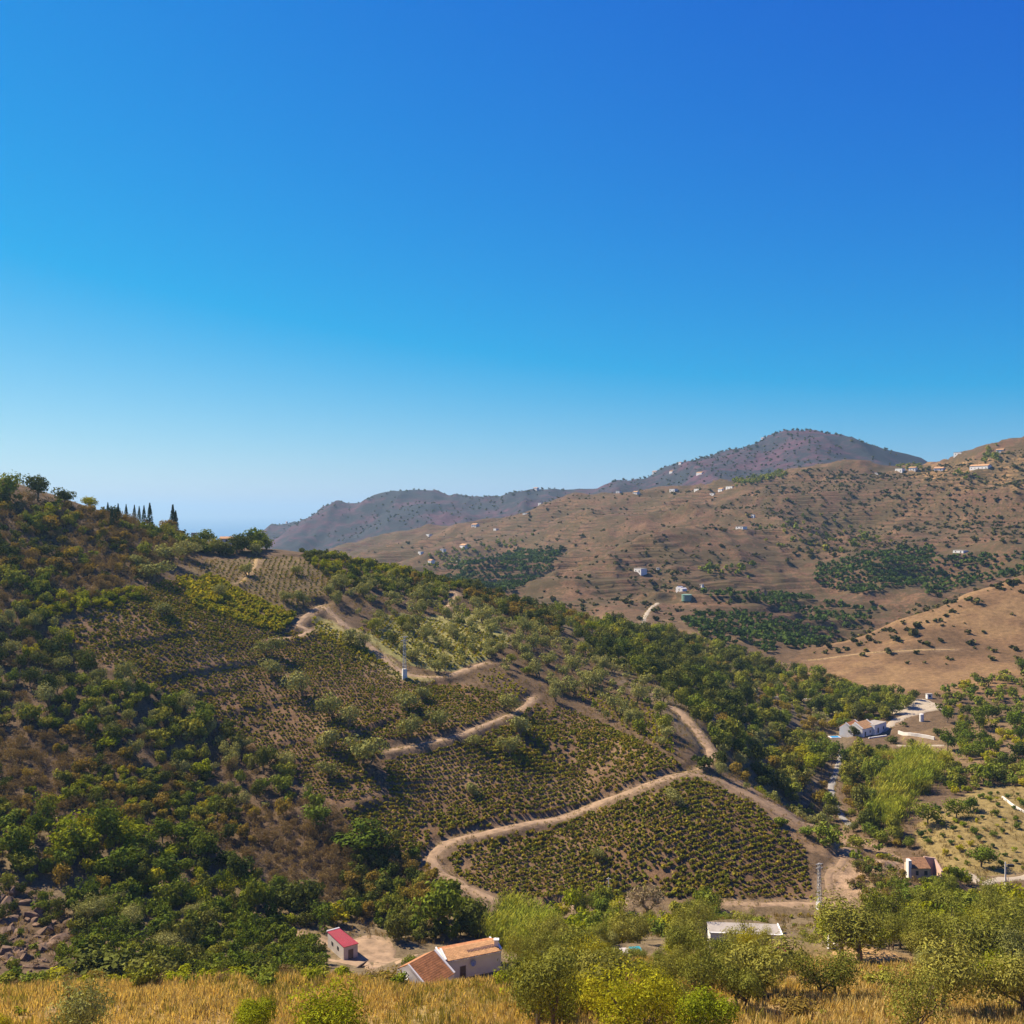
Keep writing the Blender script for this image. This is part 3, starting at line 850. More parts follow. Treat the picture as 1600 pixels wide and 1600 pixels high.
# ---------------------------------------------------------------- plants: placing
KEEP_OFF = []          # (x, y, radius) of buildings and yards
def clear_of(x, y, pad=0.0):
    ok = np.ones(np.shape(x), bool)
    for (a, b, r) in KEEP_OFF:
        ok &= np.hypot(x - a, y - b) > r + pad
    return ok

def plant(key, x, y, w, name, label, cat, group=None, parts=False, hs_=1.0, z=None, rz=None, vi=None):
    z = float(ground(x, y)) if z is None else z
    vs = LIB[key]; v = vs[random.randrange(len(vs)) if vi is None else vi % len(vs)]
    rz = random.random() * 6.28 if rz is None else rz
    sc = (w, w * random.uniform(.92, 1.08), w * hs_)
    if parts and 'crown' in v:
        root = bpy.data.objects.new(name, None); COL.objects.link(root)
        root.location = (x, y, z); root.rotation_euler = (0, 0, rz); root.scale = sc
        root.empty_display_size = .2
        link('trunk', v['trunk'], root); link('crown', v['crown'], root)
    else:
        root = link(name, v['whole'], None, (x, y, z), rz, sc)
    return tag(root, label, cat, group)

def ground_samples(poly, spacing, d0, d1, jitter=.8, rot=0.0, sx=1.0):
    """jittered ground-plan grid inside a photo-space outline and distance window"""
    us = [p[0] for p in poly]
    xs = [(u - CU) * d / F for u in (min(us), max(us)) for d in (d0, d1)]
    x0, x1 = min(xs), max(xs)
    cx, cy = (x0 + x1) / 2, (d0 + d1) / 2
    hw = math.hypot(x1 - x0, d1 - d0) / 2
    gx, gy = np.meshgrid(np.arange(-hw, hw, spacing * sx), np.arange(-hw, hw, spacing))
    gx = gx + (np.arange(gx.shape[0]) % 2)[:, None] * spacing * sx * .5
    gx = gx + (rng.random(gx.shape) - .5) * spacing * sx * jitter; gy = gy + (rng.random(gy.shape) - .5) * spacing * jitter
    c, s = math.cos(rot), math.sin(rot)
    x = (cx + gx * c - gy * s).ravel(); y = (cy + gx * s + gy * c).ravel()
    k = (y > d0) & (y < d1); x, y = x[k], y[k]
    z = ground(x, y); u, v = project(x, y, z)
    k = in_poly(u, v, poly)
    return x[k], y[k], z[k], u[k], v[k]

def visible(x, y, z, h):
    """is a plant of height h at the point seen over the ground in front of it?"""
    fj = np.clip((CU + F * x / y - GU[0]) / 5.0, 0, NU - 1).astype(int)
    vmin = np.minimum.accumulate(CV - F * ZZ / DD, axis=0)
    fi = np.clip(np.searchsorted(GD, y) - 2, 0, ND - 1)
    top = CV - F * (z + h) / y
    return top < vmin[fi, fj]

def stuff_mesh(name, key, x, y, z, w, mats, label, hs_=None):
    """many small plants as one object"""
    n_ = len(x)
    Vs, Qs, Ls, Rs = [], [], [], []
    vs = LIB[key]; which = rng.integers(0, len(vs), n_)
    off = 0
    hs_ = np.ones(n_) if hs_ is None else hs_
    for k, v in enumerate(vs):
        sel = np.nonzero(which == k)[0]
        if len(sel) == 0: continue
        V, Q, L = v['arr'][:3]
        a = rng.random(len(sel)) * 6.28
        c, s = np.cos(a)[:, None], np.sin(a)[:, None]
        X = (V[:, 0] * c - V[:, 1] * s) * w[sel][:, None] + x[sel][:, None]
        Y = (V[:, 0] * s + V[:, 1] * c) * w[sel][:, None] + y[sel][:, None]
        Z = V[:, 2] * (w[sel] * hs_[sel])[:, None] + z[sel][:, None]
        Vs.append(np.stack([X, Y, Z], -1).reshape(-1, 3))
        Qs.append((Q[None] + (np.arange(len(sel)) * len(V))[:, None, None]).reshape(-1, 4) + off)
        Ls.append(np.tile(L, len(sel))); Rs.append(np.repeat(rng.random(len(sel)), len(V)))
        off += len(sel) * len(V)
    me = mesh_np(name, np.concatenate(Vs), np.concatenate(Qs), mats, False, {'leaf': np.concatenate(Ls), 'rnd': np.concatenate(Rs)})
    return tag(link(name, me), label, None, None, 'stuff')
# ---------------------------------------------------------------- buildings and other made things
M_WHITE = simple_mat('limewash', (.66, .62, .55), .9, .07, .6, .2, dirt=(.58, .50, .41))
M_WHITE2 = simple_mat('limewash_clean', (.70, .67, .62), .9, .05, .5)
M_TILE = simple_mat('roof_tile', (.36, .155, .065), .9, .38, 1.3, .3, dirt=(.30, .15, .08))
M_TILE_PALE = simple_mat('roof_tile_pale', (.44, .245, .115), .9, .25, 1.3, .3, dirt=(.42, .22, .11))
M_RED = simple_mat('red_sheet', (.27, .020, .034), .55, .12, .5, dirt=(.22, .035, .04))
M_GREYW = simple_mat('grey_render', (.46, .41, .36), .9, .15, .7, dirt=(.34, .28, .22))
M_TAN = simple_mat('tan_render', (.52, .38, .25), .95, .2, .8, .3, dirt=(.40, .26, .16))
M_DARK = simple_mat('dark_opening', (.03, .028, .03), .6, .2)
M_WOOD = simple_mat('weathered_wood', (.12, .085, .065), .85, .25, 2)
M_STEEL = simple_mat('galvanised_steel', (.40, .39, .37), .6, .1, 2, metal=.2)
M_CONC = simple_mat('concrete', (.60, .57, .52), .9, .1, .9)
M_DISH = simple_mat('dish_blue_grey', (.20, .26, .36), .5, .1)
M_TANK = simple_mat('green_tank', (.16, .28, .21), .6, .08)
M_POOL = simple_mat('pool_water', (.02, .30, .62), .08, .05, .4, spec=.5)
M_TEAL = simple_mat('teal_cover', (.02, .26, .30), .4, .1)
M_ROCK = simple_mat('rock', (.17, .105, .062), .95, .45, .6, .9, dirt=(.09, .062, .045))
M_FLATROOF = simple_mat('flat_roof', (.32, .28, .235), .9, .15, .5, dirt=(.25, .21, .17))
M_CARRED = simple_mat('maroon_paint', (.20, .012, .018), .3, .05, spec=.5)
M_GLASS = simple_mat('car_glass', (.03, .035, .045), .1, .05, spec=.6)
M_RUBBER = simple_mat('rubber', (.02, .02, .02), .9, .1)
M_PINK = simple_mat('pink_render', (.56, .36, .27), .95, .15, .8, dirt=(.42, .28, .2))

class MB:
    """collects boxes, prisms and quads (world or local coordinates) into one mesh"""
    def __init__(s): s.V = []; s.F = []
    def poly(s, pts_, faces):
        k = len(s.V); s.V += [tuple(p) for p in pts_]; s.F += [tuple(i + k for i in f) for f in faces]; return s
    def box(s, x0, x1, y0, y1, z0, z1):
        return s.poly([(x0, y0, z0), (x1, y0, z0), (x1, y1, z0), (x0, y1, z0), (x0, y0, z1), (x1, y0, z1), (x1, y1, z1), (x0, y1, z1)],
                      [(3, 2, 1, 0), (4, 5, 6, 7), (0, 1, 5, 4), (1, 2, 6, 5), (2, 3, 7, 6), (3, 0, 4, 7)])
    def hexa(s, b4, t4):
        return s.poly(list(b4) + list(t4), [(3, 2, 1, 0), (4, 5, 6, 7), (0, 1, 5, 4), (1, 2, 6, 5), (2, 3, 7, 6), (3, 0, 4, 7)])
    def bar(s, a, b, w, w2=None):
        a, b = Vector(a), Vector(b); w2 = w if w2 is None else w2
        d = (b - a).normalized(); p = d.cross(Vector((0.31, .77, .2))).normalized(); q = d.cross(p)
        return s.hexa([a + p * w + q * w, a - p * w + q * w, a - p * w - q * w, a + p * w - q * w],
                      [b + p * w2 + q * w2, b - p * w2 + q * w2, b - p * w2 - q * w2, b + p * w2 - q * w2])
    def cyl(s, c, r, z0, z1, n_=14, r1=None):
        r1 = r if r1 is None else r1
        an = [2 * math.pi * i / n_ for i in range(n_)]
        b = [(c[0] + math.cos(a) * r, c[1] + math.sin(a) * r, z0) for a in an]; t = [(c[0] + math.cos(a) * r1, c[1] + math.sin(a) * r1, z1) for a in an]
        return s.poly(b + t, [(i, (i + 1) % n_, n_ + (i + 1) % n_, n_ + i) for i in range(n_)] + [tuple(range(n_, 2 * n_)), tuple(reversed(range(n_)))])
    def build(s, name, mat, parent=None, smooth=False):
        me = bpy.data.meshes.new(name); me.from_pydata([tuple(v) for v in s.V], [], s.F); me.materials.append(mat); me.update()
        if smooth:
            for p in me.polygons: p.use_smooth = True
        return link(name, me, parent)

def root_at(name, loc, rz=0.0, label=None, cat=None, group=None):
    o = bpy.data.objects.new(name, None); COL.objects.link(o)
    o.location = loc; o.rotation_euler = (0, 0, rz); o.empty_display_size = .5
    return tag(o, label, cat, group)

def at_z(u, v, z):
    d = -z * F / (v - CV); return Vector((d * (u - CU) / F, d, z))

def tiled_slope(mb, e0, e1, r0, r1, pitch=.24, th=.10, rows=9, seed=1):
    """barrel tiled slope: eave e0-e1, ridge r0-r1; each column a stepped half-round run of tiles"""
    e0, e1, r0, r1 = map(Vector, (e0, e1, r0, r1))
    L = (e1 - e0).length; n_ = max(2, int(L / pitch)); r = random.Random(seed)
    nrm = (e1 - e0).cross(r0 - e0).normalized()
    if nrm.z < 0: nrm = -nrm
    mb.hexa([e0 - nrm * .08, e1 - nrm * .08, r1 - nrm * .08, r0 - nrm * .08], [e0, e1, r1, r0])
    for i in range(n_):
        a, b, m_ = (i + .08) / n_, (i + .92) / n_, (i + .5) / n_
        jit = r.uniform(-.05, .06)
        for k in range(rows):
            t0, t1 = k / rows - (.12 / rows if k else 0) + (jit / rows if k == 0 else 0), (k + 1) / rows
            def P_(s_, t_, h_): return (e0.lerp(e1, s_)).lerp(r0.lerp(r1, s_), t_) + nrm * h_
            h0, h1 = th + .035 + r.uniform(-.01, .015), th
            mb.poly([P_(a, t0, .003), P_(m_ * .6 + a * .4, t0, h0 * .8), P_(m_ * .6 + b * .4, t0, h0 * .8), P_(b, t0, .003),
                     P_(a, t1, .003), P_(m_ * .6 + a * .4, t1, h1 * .7), P_(m_ * .6 + b * .4, t1, h1 * .7), P_(b, t1, .003)],
                    [(0, 1, 5, 4), (1, 2, 6, 5), (2, 3, 7, 6), (0, 3, 2, 1)])

def wall_quads(mb, ring, z0, tops):
    """vertical walls round a ground ring with given top heights"""
    n_ = len(ring)
    b = [(p[0], p[1], z0) for p in ring]; t = [(p[0], p[1], h) for p, h in zip(ring, tops)]
    mb.poly(b + t, [(i, (i + 1) % n_, n_ + (i + 1) % n_, n_ + i) for i in range(n_)] + [tuple(range(n_, 2 * n_))])

# ---- near farmhouse: low tiled block and long limewashed wing
pz = PADPOS[0].z
fh = root_at('farmhouse', (0, 0, 0), 0, 'white farmhouse with terracotta tiled roofs half hidden behind the dry meadow', 'house')
ze = pz + 3.3
E0, E1 = at_z(697, 1502, ze), at_z(783, 1485, ze)
ax = (E1 - E0).normalized(); bk = Vector((-ax.y, ax.x, 0))
W_, rise = 2.7, .75
R0, R1 = E0 + bk * W_ + Vector((0, 0, rise)), E1 + bk * W_ + Vector((0, 0, rise))
B0, B1 = R0 + bk * 2.2 - Vector((0, 0, .6)), R1 + bk * 2.2 - Vector((0, 0, .6))
mb = MB()
mb.hexa([(E0.x, E0.y, pz - 1), (E1.x, E1.y, pz - 1), (B1.x, B1.y, pz - 1), (B0.x, B0.y, pz - 1)], [E0 - Vector((0, 0, .02)), E1 - Vector((0, 0, .02)), (B1.x, B1.y, ze - .02), (B0.x, B0.y, ze - .02)])
wing = mb.build('wing_wall', M_WHITE, fh)
mb = MB()
for Ea, Ra, Ba in ((E0, R0, B0), (E1, R1, B1)):
    mb.hexa([Ea + ax * -.12, Ea + ax * .12, Ba + ax * .12, Ba + ax * -.12], [Ea + ax * -.12 + Vector((0, 0, .22)), Ea + ax * .12 + Vector((0, 0, .22)), Ba + ax * .12 + Vector((0, 0, .25)), Ba + ax * -.12 + Vector((0, 0, .25))])
    mb.poly([Ea, Ra, Ba], [(0, 1, 2)])
    mb.bar(Ea + Vector((0, 0, .18)), Ra + Vector((0, 0, .18)), .16)
    mb.build('verge', M_WHITE2, fh); mb = MB()
mb = MB(); tiled_slope(mb, E0 - bk * .22 + Vector((0, 0, .03)), E1 - bk * .22 + Vector((0, 0, .03)), R0 + Vector((0, 0, .1)), R1 + Vector((0, 0, .1)), .25, .11, 8, 3)
roof_w = tag(mb.build('wing_roof', M_TILE_PALE, fh), 'pale orange tiled roof of the long wing')
mb = MB(); tiled_slope(mb, B0, B1, R0 + Vector((0, 0, .08)), R1 + Vector((0, 0, .08)), .25, .11, 5, 4); mb.build('back_roof', M_TILE, fh)
mb = MB()   # fallen tiles leave a dark strip near the ridge
g0, g1 = E0.lerp(E1, .42), E0.lerp(E1, .93)
def on_roof(p, t, h): return p.lerp(p + (R0 - E0), t) + Vector((0, 0, h))
mb.hexa([on_roof(g0, .30, .13), on_roof(g1, .32, .13), on_roof(g1, .56, .13), on_roof(g0, .50, .13)], [on_roof(g0, .30, .2), on_roof(g1, .32, .2), on_roof(g1, .56, .2), on_roof(g0, .50, .2)])
tag(mb.build('roof_gap', simple_mat('old_felt', (.10, .05, .045), .95, .3, 2), roof_w), 'dark strip where roof tiles are missing')
mb = MB()   # white eave tiles
for i in range(34):
    p = E0.lerp(E1, (i + .5) / 34) - bk * .2
    mb.bar(p + Vector((0, 0, -.12)), p - bk * .14 + Vector((0, 0, -.12)), .07)
mb.build('eave_tiles', M_WHITE2, fh)
def on_wall(t, z0, z1, w, name, mat, proud=.05, parent=None):
    p = E0.lerp(E1, t) - bk * proud
    m_ = MB(); m_.hexa([p - ax * w / 2 + Vector((0, 0, z0 - ze)), p + ax * w / 2 + Vector((0, 0, z0 - ze)), p + ax * w / 2 + bk * proud * 2 + Vector((0, 0, z0 - ze)), p - ax * w / 2 + bk * proud * 2 + Vector((0, 0, z0 - ze))],
                       [p - ax * w / 2 + Vector((0, 0, z1 - ze)), p + ax * w / 2 + Vector((0, 0, z1 - ze)), p + ax * w / 2 + bk * proud * 2 + Vector((0, 0, z1 - ze)), p - ax * w / 2 + bk * proud * 2 + Vector((0, 0, z1 - ze))])
    return m_.build(name, mat, parent or fh)
dr = on_wall(.30, pz - .2, ze - 1.25, 1.15, 'door_frame', M_GREYW, .03)
on_wall(.30, pz - .2, ze - 1.33, .98, 'door', M_WOOD, .06)
dish = root_at('satellite_dish', (0, 0, 0), 0, 'round blue grey satellite dish fixed to the farmhouse wall', 'dish')
c = E0.lerp(E1, .47) - bk * .45 + Vector((0, 0, -.95))
mb = MB(); ring1 = []
nn = (-bk + Vector((0.2, 0, .35))).normalized(); t1 = nn.cross(Vector((0, 0, 1))).normalized(); t2 = nn.cross(t1)
V_, F_ = [c - nn * .12], []
for k, rr_ in enumerate((.3, .52)):
    V_ += [c + (t1 * math.cos(a) + t2 * math.sin(a)) * rr_ + nn * (-.08 + .1 * k) for a in [i * math.pi / 8 for i in range(16)]]
F_ += [(0, 1 + i, 1 + (i + 1) % 16) for i in range(16)] + [(1 + i, 17 + i, 17 + (i + 1) % 16, 1 + (i + 1) % 16) for i in range(16)]
mb.poly(V_, F_); mb.build('reflector', M_DISH, dish)
mb = MB(); mb.bar(c - nn * .1, c - nn * .45 + Vector((0, 0, -.1)), .04); mb.build('bracket', M_STEEL, dish)
mb = MB(); mb.bar(c + t2 * .45, c + nn * .5, .02); mb.bar(c + nn * .45, c + nn * .58, .06); mb.build('feed_arm', M_STEEL, dish)
cp = E1 - ax * .35 + bk * 1.2
mb = MB(); mb.box(cp.x - .35, cp.x + .35, cp.y - .35, cp.y + .35, ze - .2, ze + 1.35); ch = mb.build('chimney', M_WHITE2, fh)
mb = MB(); mb.box(cp.x - .45, cp.x + .45, cp.y - .45, cp.y + .45, ze + 1.35, ze + 1.5); mb.build('cap', M_WHITE2, ch)
# tiled block
zt, zb = pz + 4.8, pz + 2.3
T1, T2 = at_z(679, 1486, zt), at_z(638, 1508, zt)
K1 = at_z(710, 1522, zb); off_ = Vector((K1.x - T1.x, K1.y - T1.y, zb - zt)); K2 = T2 + off_
bb = Vector((off_.x, off_.y, 0)) * -.55
Q1, Q2 = T1 + bb, T2 + bb
mb = MB(); mb.hexa([(K2.x, K2.y, pz - 1.5), (K1.x, K1.y, pz - 1.5), (Q1.x, Q1.y, pz - 1.5), (Q2.x, Q2.y, pz - 1.5)], [K2 - Vector((0, 0, .02)), K1 - Vector((0, 0, .02)), (Q1.x, Q1.y, zt - 1.3), (Q2.x, Q2.y, zt - 1.3)])
mb.poly([K2, T2, (Q2.x, Q2.y, zt - 1.3)], [(0, 1, 2)]); mb.poly([K1, T1, (Q1.x, Q1.y, zt - 1.3)], [(0, 1, 2)])
mb.build('block_wall', M_WHITE, fh)
mb = MB(); tiled_slope(mb, K2 + Vector((0, 0, .04)), K1 + Vector((0, 0, .04)), T2 + Vector((0, 0, .06)), T1 + Vector((0, 0, .06)), .24, .12, 13, 8)
tag(mb.build('block_roof', M_TILE, fh), 'rust brown barrel tiled roof of the lower block')
mb = MB(); mb.hexa([T2, T1, Q1 + Vector((0, 0, -1.3)), Q2 + Vector((0, 0, -1.3))], [T2 + Vector((0, 0, .15)), T1 + Vector((0, 0, .15)), Q1 + Vector((0, 0, -1.15)), Q2 + Vector((0, 0, -1.15))]); mb.build('block_back_roof', M_TILE, fh)
mb = MB(); mb.bar(T1 + Vector((0, 0, .15)), K1 + Vector((0, 0, .15)), .17); mb.build('block_verge', M_WHITE2, fh)
mb = MB(); mb.bar(T2 + Vector((0, 0, .1)), K2 + Vector((0, 0, .1)), .12); mb.build('block_verge', M_WHITE2, fh)
an_ = T2 + (T2 - T1).normalized() * .9
mb = MB(); mb.box(an_.x - .8, an_.x + .5, an_.y - .2, an_.y + 1.6, pz - 1.5, pz + 2.9); mb.build('porch', M_WHITE, fh)
mid_h = (E0 + B1 + T2 + K1) / 4
KEEP_OFF += [(E0.x, E0.y, 4.2), ((E0.x + E1.x) / 2, (E0.y + E1.y) / 2 + 1.5, 5.0), (E1.x, E1.y + 1, 3.6), ((T1.x + K2.x) / 2, (T1.y + K2.y) / 2, 5.2)]

# ---- red roofed shed
pz = PADPOS[1].z; zr = pz + 2.7
sh = root_at('shed', (0, 0, 0), 0, 'small white shed with a crimson sheet roof beside the dirt yard', 'shed')
A_, B_, C_, D_ = at_z(537, 1480, zr), at_z(559, 1474, zr), at_z(530.5, 1451.5, zr + .35), at_z(512, 1456.5, zr + .35)
mb = MB(); mb.hexa([(p.x, p.y, pz - 1) for p in (A_, B_, C_, D_)], [p - Vector((0, 0, .06)) for p in (A_, B_, C_, D_)]); mb.build('wall', M_GREYW, sh)
cen = (A_ + B_ + C_ + D_) / 4
rf = MB(); ex = [p + (p - cen) * .06 for p in (A_, B_, C_, D_)]
rf.hexa([p for p in ex], [p + Vector((0, 0, .09)) for p in ex])
for i in range(1, 9):
    t = i / 9; rf.bar(ex[0].lerp(ex[1], t) + Vector((0, 0, .1)), ex[3].lerp(ex[2], t) + Vector((0, 0, .1)), .03)
rf = rf.build('roof', M_RED, sh)
mb = MB(); mb.bar(ex[3] + Vector((0, 0, .12)), ex[2] + Vector((0, 0, .12)), .13); mb.build('ridge_trim', M_WHITE2, rf)
lw = (D_ - A_); out_ = Vector((-lw.y, lw.x, 0)).normalized()
if out_.x > 0: out_ = -out_
for t in (.35, .7):
    p = A_.lerp(D_, t) + out_ * .03; p.z = pz + 1.2; q_ = lw.normalized() * .35
    mb = MB(); mb.hexa([p - q_, p + q_, p + q_ + out_ * .04, p - q_ + out_ * .04], [p - q_ + Vector((0, 0, .7)), p + q_ + Vector((0, 0, .7)), p + q_ + out_ * .04 + Vector((0, 0, .7)), p - q_ + out_ * .04 + Vector((0, 0, .7))]); mb.build('window', M_DARK, sh)
mb = MB(); fw = (B_ - A_); fo = Vector((fw.y, -fw.x, 0)).normalized() * .04; p = A_.lerp(B_, .5); q_ = fw.normalized() * .55; p = Vector((p.x, p.y, pz - .2))
mb.hexa([p - q_ + fo, p + q_ + fo, p + q_ - fo, p - q_ - fo], [v_ + Vector((0, 0, 2.1)) for v_ in (p - q_ + fo, p + q_ + fo, p + q_ - fo, p - q_ - fo)]); mb.build('door', M_WOOD, sh)
KEEP_OFF += [(cen.x, cen.y, 5.5), (hit(590, 1488, 160, 235).x, hit(590, 1488, 160, 235).y, 6.0)]
# timber stack in the yard
for i in range(5):
    p = hit(560 + i * 2.2, 1512 - i * .6, 160, 215)
    mb = MB(); mb.bar(p + Vector((-.4, -.5, .1)), p + Vector((.5, .6, .35 + .1 * i)), .09)
    o = mb.build('timber_beam', M_WOOD); tag(o, 'weathered timber beam lying in front of the red roofed shed', 'beam', 'beams lying by the shed')

# ---- long white house among the foreground olives
pz = PADPOS[3].z; zr = pz + 3.4
lh = root_at('long_house', (0, 0, 0), 0, 'long white flat roofed house behind the foreground olives', 'house')
A_, B_ = at_z(1110, 1459, zr), at_z(1222, 1463, zr); ax2 = (B_ - A_).normalized(); bk2 = Vector((-ax2.y, ax2.x, 0))
D_, C_ = A_ + bk2 * 4.6, B_ + bk2 * 4.6
mb = MB(); mb.hexa([(p.x, p.y, pz - 2) for p in (A_, B_, C_, D_)], [A_, B_, C_, D_]); mb.build('wall', M_WHITE2, lh)
mb = MB(); ex = [p + (p - (A_ + B_ + C_ + D_) / 4) * .02 for p in (A_, B_, C_, D_)]; mb.hexa([p + Vector((0, 0, .01)) for p in ex], [p + Vector((0, 0, .16)) for p in ex]); r_ = mb.build('roof', M_FLATROOF, lh)
mb = MB(); mb.bar(ex[0] + Vector((0, 0, .2)), ex[1] + Vector((0, 0, .2)), .12); mb.bar(ex[1] + Vector((0, 0, .2)), ex[2] + Vector((0, 0, .2)), .12); mb.build('parapet', M_WHITE2, r_)
for t, w_, z0, z1, nm in ((.12, .9, .1, 2.1, 'door'), (.3, .8, 1.0, 2.0, 'window'), (.55, .8, 1.0, 2.0, 'window'), (.9, .8, 1.0, 2.0, 'window')):
    p = A_.lerp(B_, t) - bk2 * .04; q_ = ax2 * w_ / 2
    mb = MB(); mb.hexa([Vector((v_.x, v_.y, pz + z0)) for v_ in (p - q_, p + q_, p + q_ + bk2 * .08, p - q_ + bk2 * .08)], [Vector((v_.x, v_.y, pz + z1)) for v_ in (p - q_, p + q_, p + q_ + bk2 * .08, p - q_ + bk2 * .08)]); mb.build(nm, M_DARK, lh)
for t in (.15, .5, .85):
    cx_ = A_.lerp(B_, t) + bk2 * 2.3
    KEEP_OFF.append((cx_.x, cx_.y, 3.6))

# ---- maroon car
def car(loc, rz, label):
    c_ = root_at('parked_car', loc, rz, label, 'car')
    def prof(pts_, w, name, mat, parent=None, w2=None):
        w2 = w if w2 is None else w2
        n_ = len(pts_); m_ = MB()
        m_.poly([(x, -w, z) for x, z in pts_] + [(x, w, z) for x, z in pts_], [tuple(range(n_)), tuple(reversed(range(n_, 2 * n_)))] + [(i, n_ + i, n_ + (i + 1) % n_, (i + 1) % n_) for i in range(n_)])
        return m_.build(name, mat, parent or c_)
    prof([(-2.0, .3), (2.0, .3), (2.05, .62), (1.95, .82), (1.0, .95), (-1.75, 1.0), (-2.02, .88)], .82, 'body', M_CARRED)
    cab = prof([(-1.75, .99), (1.05, .94), (.45, 1.42), (-1.35, 1.46)], .70, 'cabin', M_GLASS)
    prof([(-1.38, 1.44), (.46, 1.40), (.36, 1.49), (-1.2, 1.52)], .69, 'roof', M_CARRED)
    for x in (-1.25, 1.25):
        for y in (-.8, .8):
            an = [2 * math.pi * i / 16 for i in range(16)]
            m_ = MB(); m_.poly([(x + math.cos(a) * .32, y - .1, .32 + math.sin(a) * .32) for a in an] + [(x + math.cos(a) * .32, y + .1, .32 + math.sin(a) * .32) for a in an],
                               [tuple(range(16)), tuple(reversed(range(16, 32)))] + [(i, 16 + i, 16 + (i + 1) % 16, (i + 1) % 16) for i in range(16)])
            wv = m_.build('wheel', M_RUBBER, c_)
            s_ = .105 * (1 if y > 0 else -1)
            m_ = MB(); m_.poly([(x + math.cos(a) * .19, y + s_, .32 + math.sin(a) * .19) for a in an], [tuple(range(16))]); m_.build('rim', M_STEEL, wv)
    for y in (-.6, .6):
        m_ = MB(); m_.box(-2.06, -1.98, y - .15, y + .15, .7, .85); m_.build('tail_light', M_RED, c_)
        m_ = MB(); m_.box(1.97, 2.06, y - .16, y + .16, .64, .78); m_.build('headlight', M_WHITE2, c_)
    return c_
p = at_z(1229, 1499, PADPOS[4].z)
car(Vector((p.x, p.y, float(ground(p.x, p.y)) + .02)), R(-62), 'maroon car parked at the right end of the long white house')
KEEP_OFF.append((p.x, p.y, 2.6))

# ---- wrapped bundle, teal pool cover, orange topped post, timber pole
p = at_z(1297, 1482, PADPOS[9].z)
p.z = float(ground(p.x, p.y))
wb = root_at('wrapped_bundle', p, .3, 'upright grey white wrapped bundle standing by the earth clearing', 'bundle')
mb = MB(); mb.poly([(-.45, -.35, 0), (.45, -.3, 0), (.5, .35, 0), (-.4, .3, 0), (-.4, -.3, 1.2), (.3, -.25, 1.1), (.35, .3, 1.0), (-.35, .25, 1.3), (-.25, -.15, 2.3), (.05, -.12, 2.1), (.08, .15, 2.05), (-.22, .15, 2.4)],
                   [(3, 2, 1, 0), (0, 1, 5, 4), (1, 2, 6, 5), (2, 3, 7, 6), (3, 0, 4, 7), (4, 5, 9, 8), (5, 6, 10, 9), (6, 7, 11, 10), (7, 4, 8, 11), (8, 9, 10, 11)]); mb.build('cover', M_CONC, wb)
mb = MB(); mb.poly([(.55, -.5, 0), (1.5, -.4, 0), (1.45, .35, 0), (.6, .3, 0), (.7, -.3, .7), (1.2, -.25, .6), (1.15, .15, .5), (.75, .15, .75)], [(3, 2, 1, 0), (0, 1, 5, 4), (1, 2, 6, 5), (2, 3, 7, 6), (3, 0, 4, 7), (4, 5, 6, 7)]); mb.build('foot_block', M_WHITE, wb)
KEEP_OFF.append((p.x, p.y, 1.6))
p = hit(985, 1491, 140, 175)
pw = root_at('water_basin', (p.x, p.y, p.z), .15, 'raised white rimmed basin with a teal cover among the olives', 'basin')
mb = MB(); mb.box(-2.0, 1.9, -1.0, 1.0, -1, .7); mb.build('basin_wall', M_GREYW, pw)
mb = MB(); mb.box(-.1, 1.75, -.85, .85, .7, .85); mb.build('cover', M_TEAL, pw)
KEEP_OFF.append((p.x, p.y, 3.2))
p = hit(1022, 1462, 150, 260)
po = root_at('marker_post', p, 0, 'thin post with an orange top in front of the grey bare tree', 'post')
mb = MB(); mb.cyl((0, 0), .07, -.3, 2.6, 8); mb.build('shaft', M_WOOD, po)
mb = MB(); mb.cyl((0, 0), .28, 2.55, 3.2, 10, .18); mb.build('top', simple_mat('orange_paint', (.62, .26, .05), .6, .1), po)
p = hit(951, 1398, 200, 270)
tp = root_at('timber_pole', p, 0, 'slim pale pole at the foot of the lowest vineyard', 'pole')
mb = MB(); mb.cyl((0, 0), .13, -.5, 4.2, 8, .09); mb.build('shaft', M_CONC, tp)
mb = MB(); mb.bar((-.5, 0, 3.9), (.5, 0, 3.9), .05); mb.build('cross_arm', M_CONC, tp)

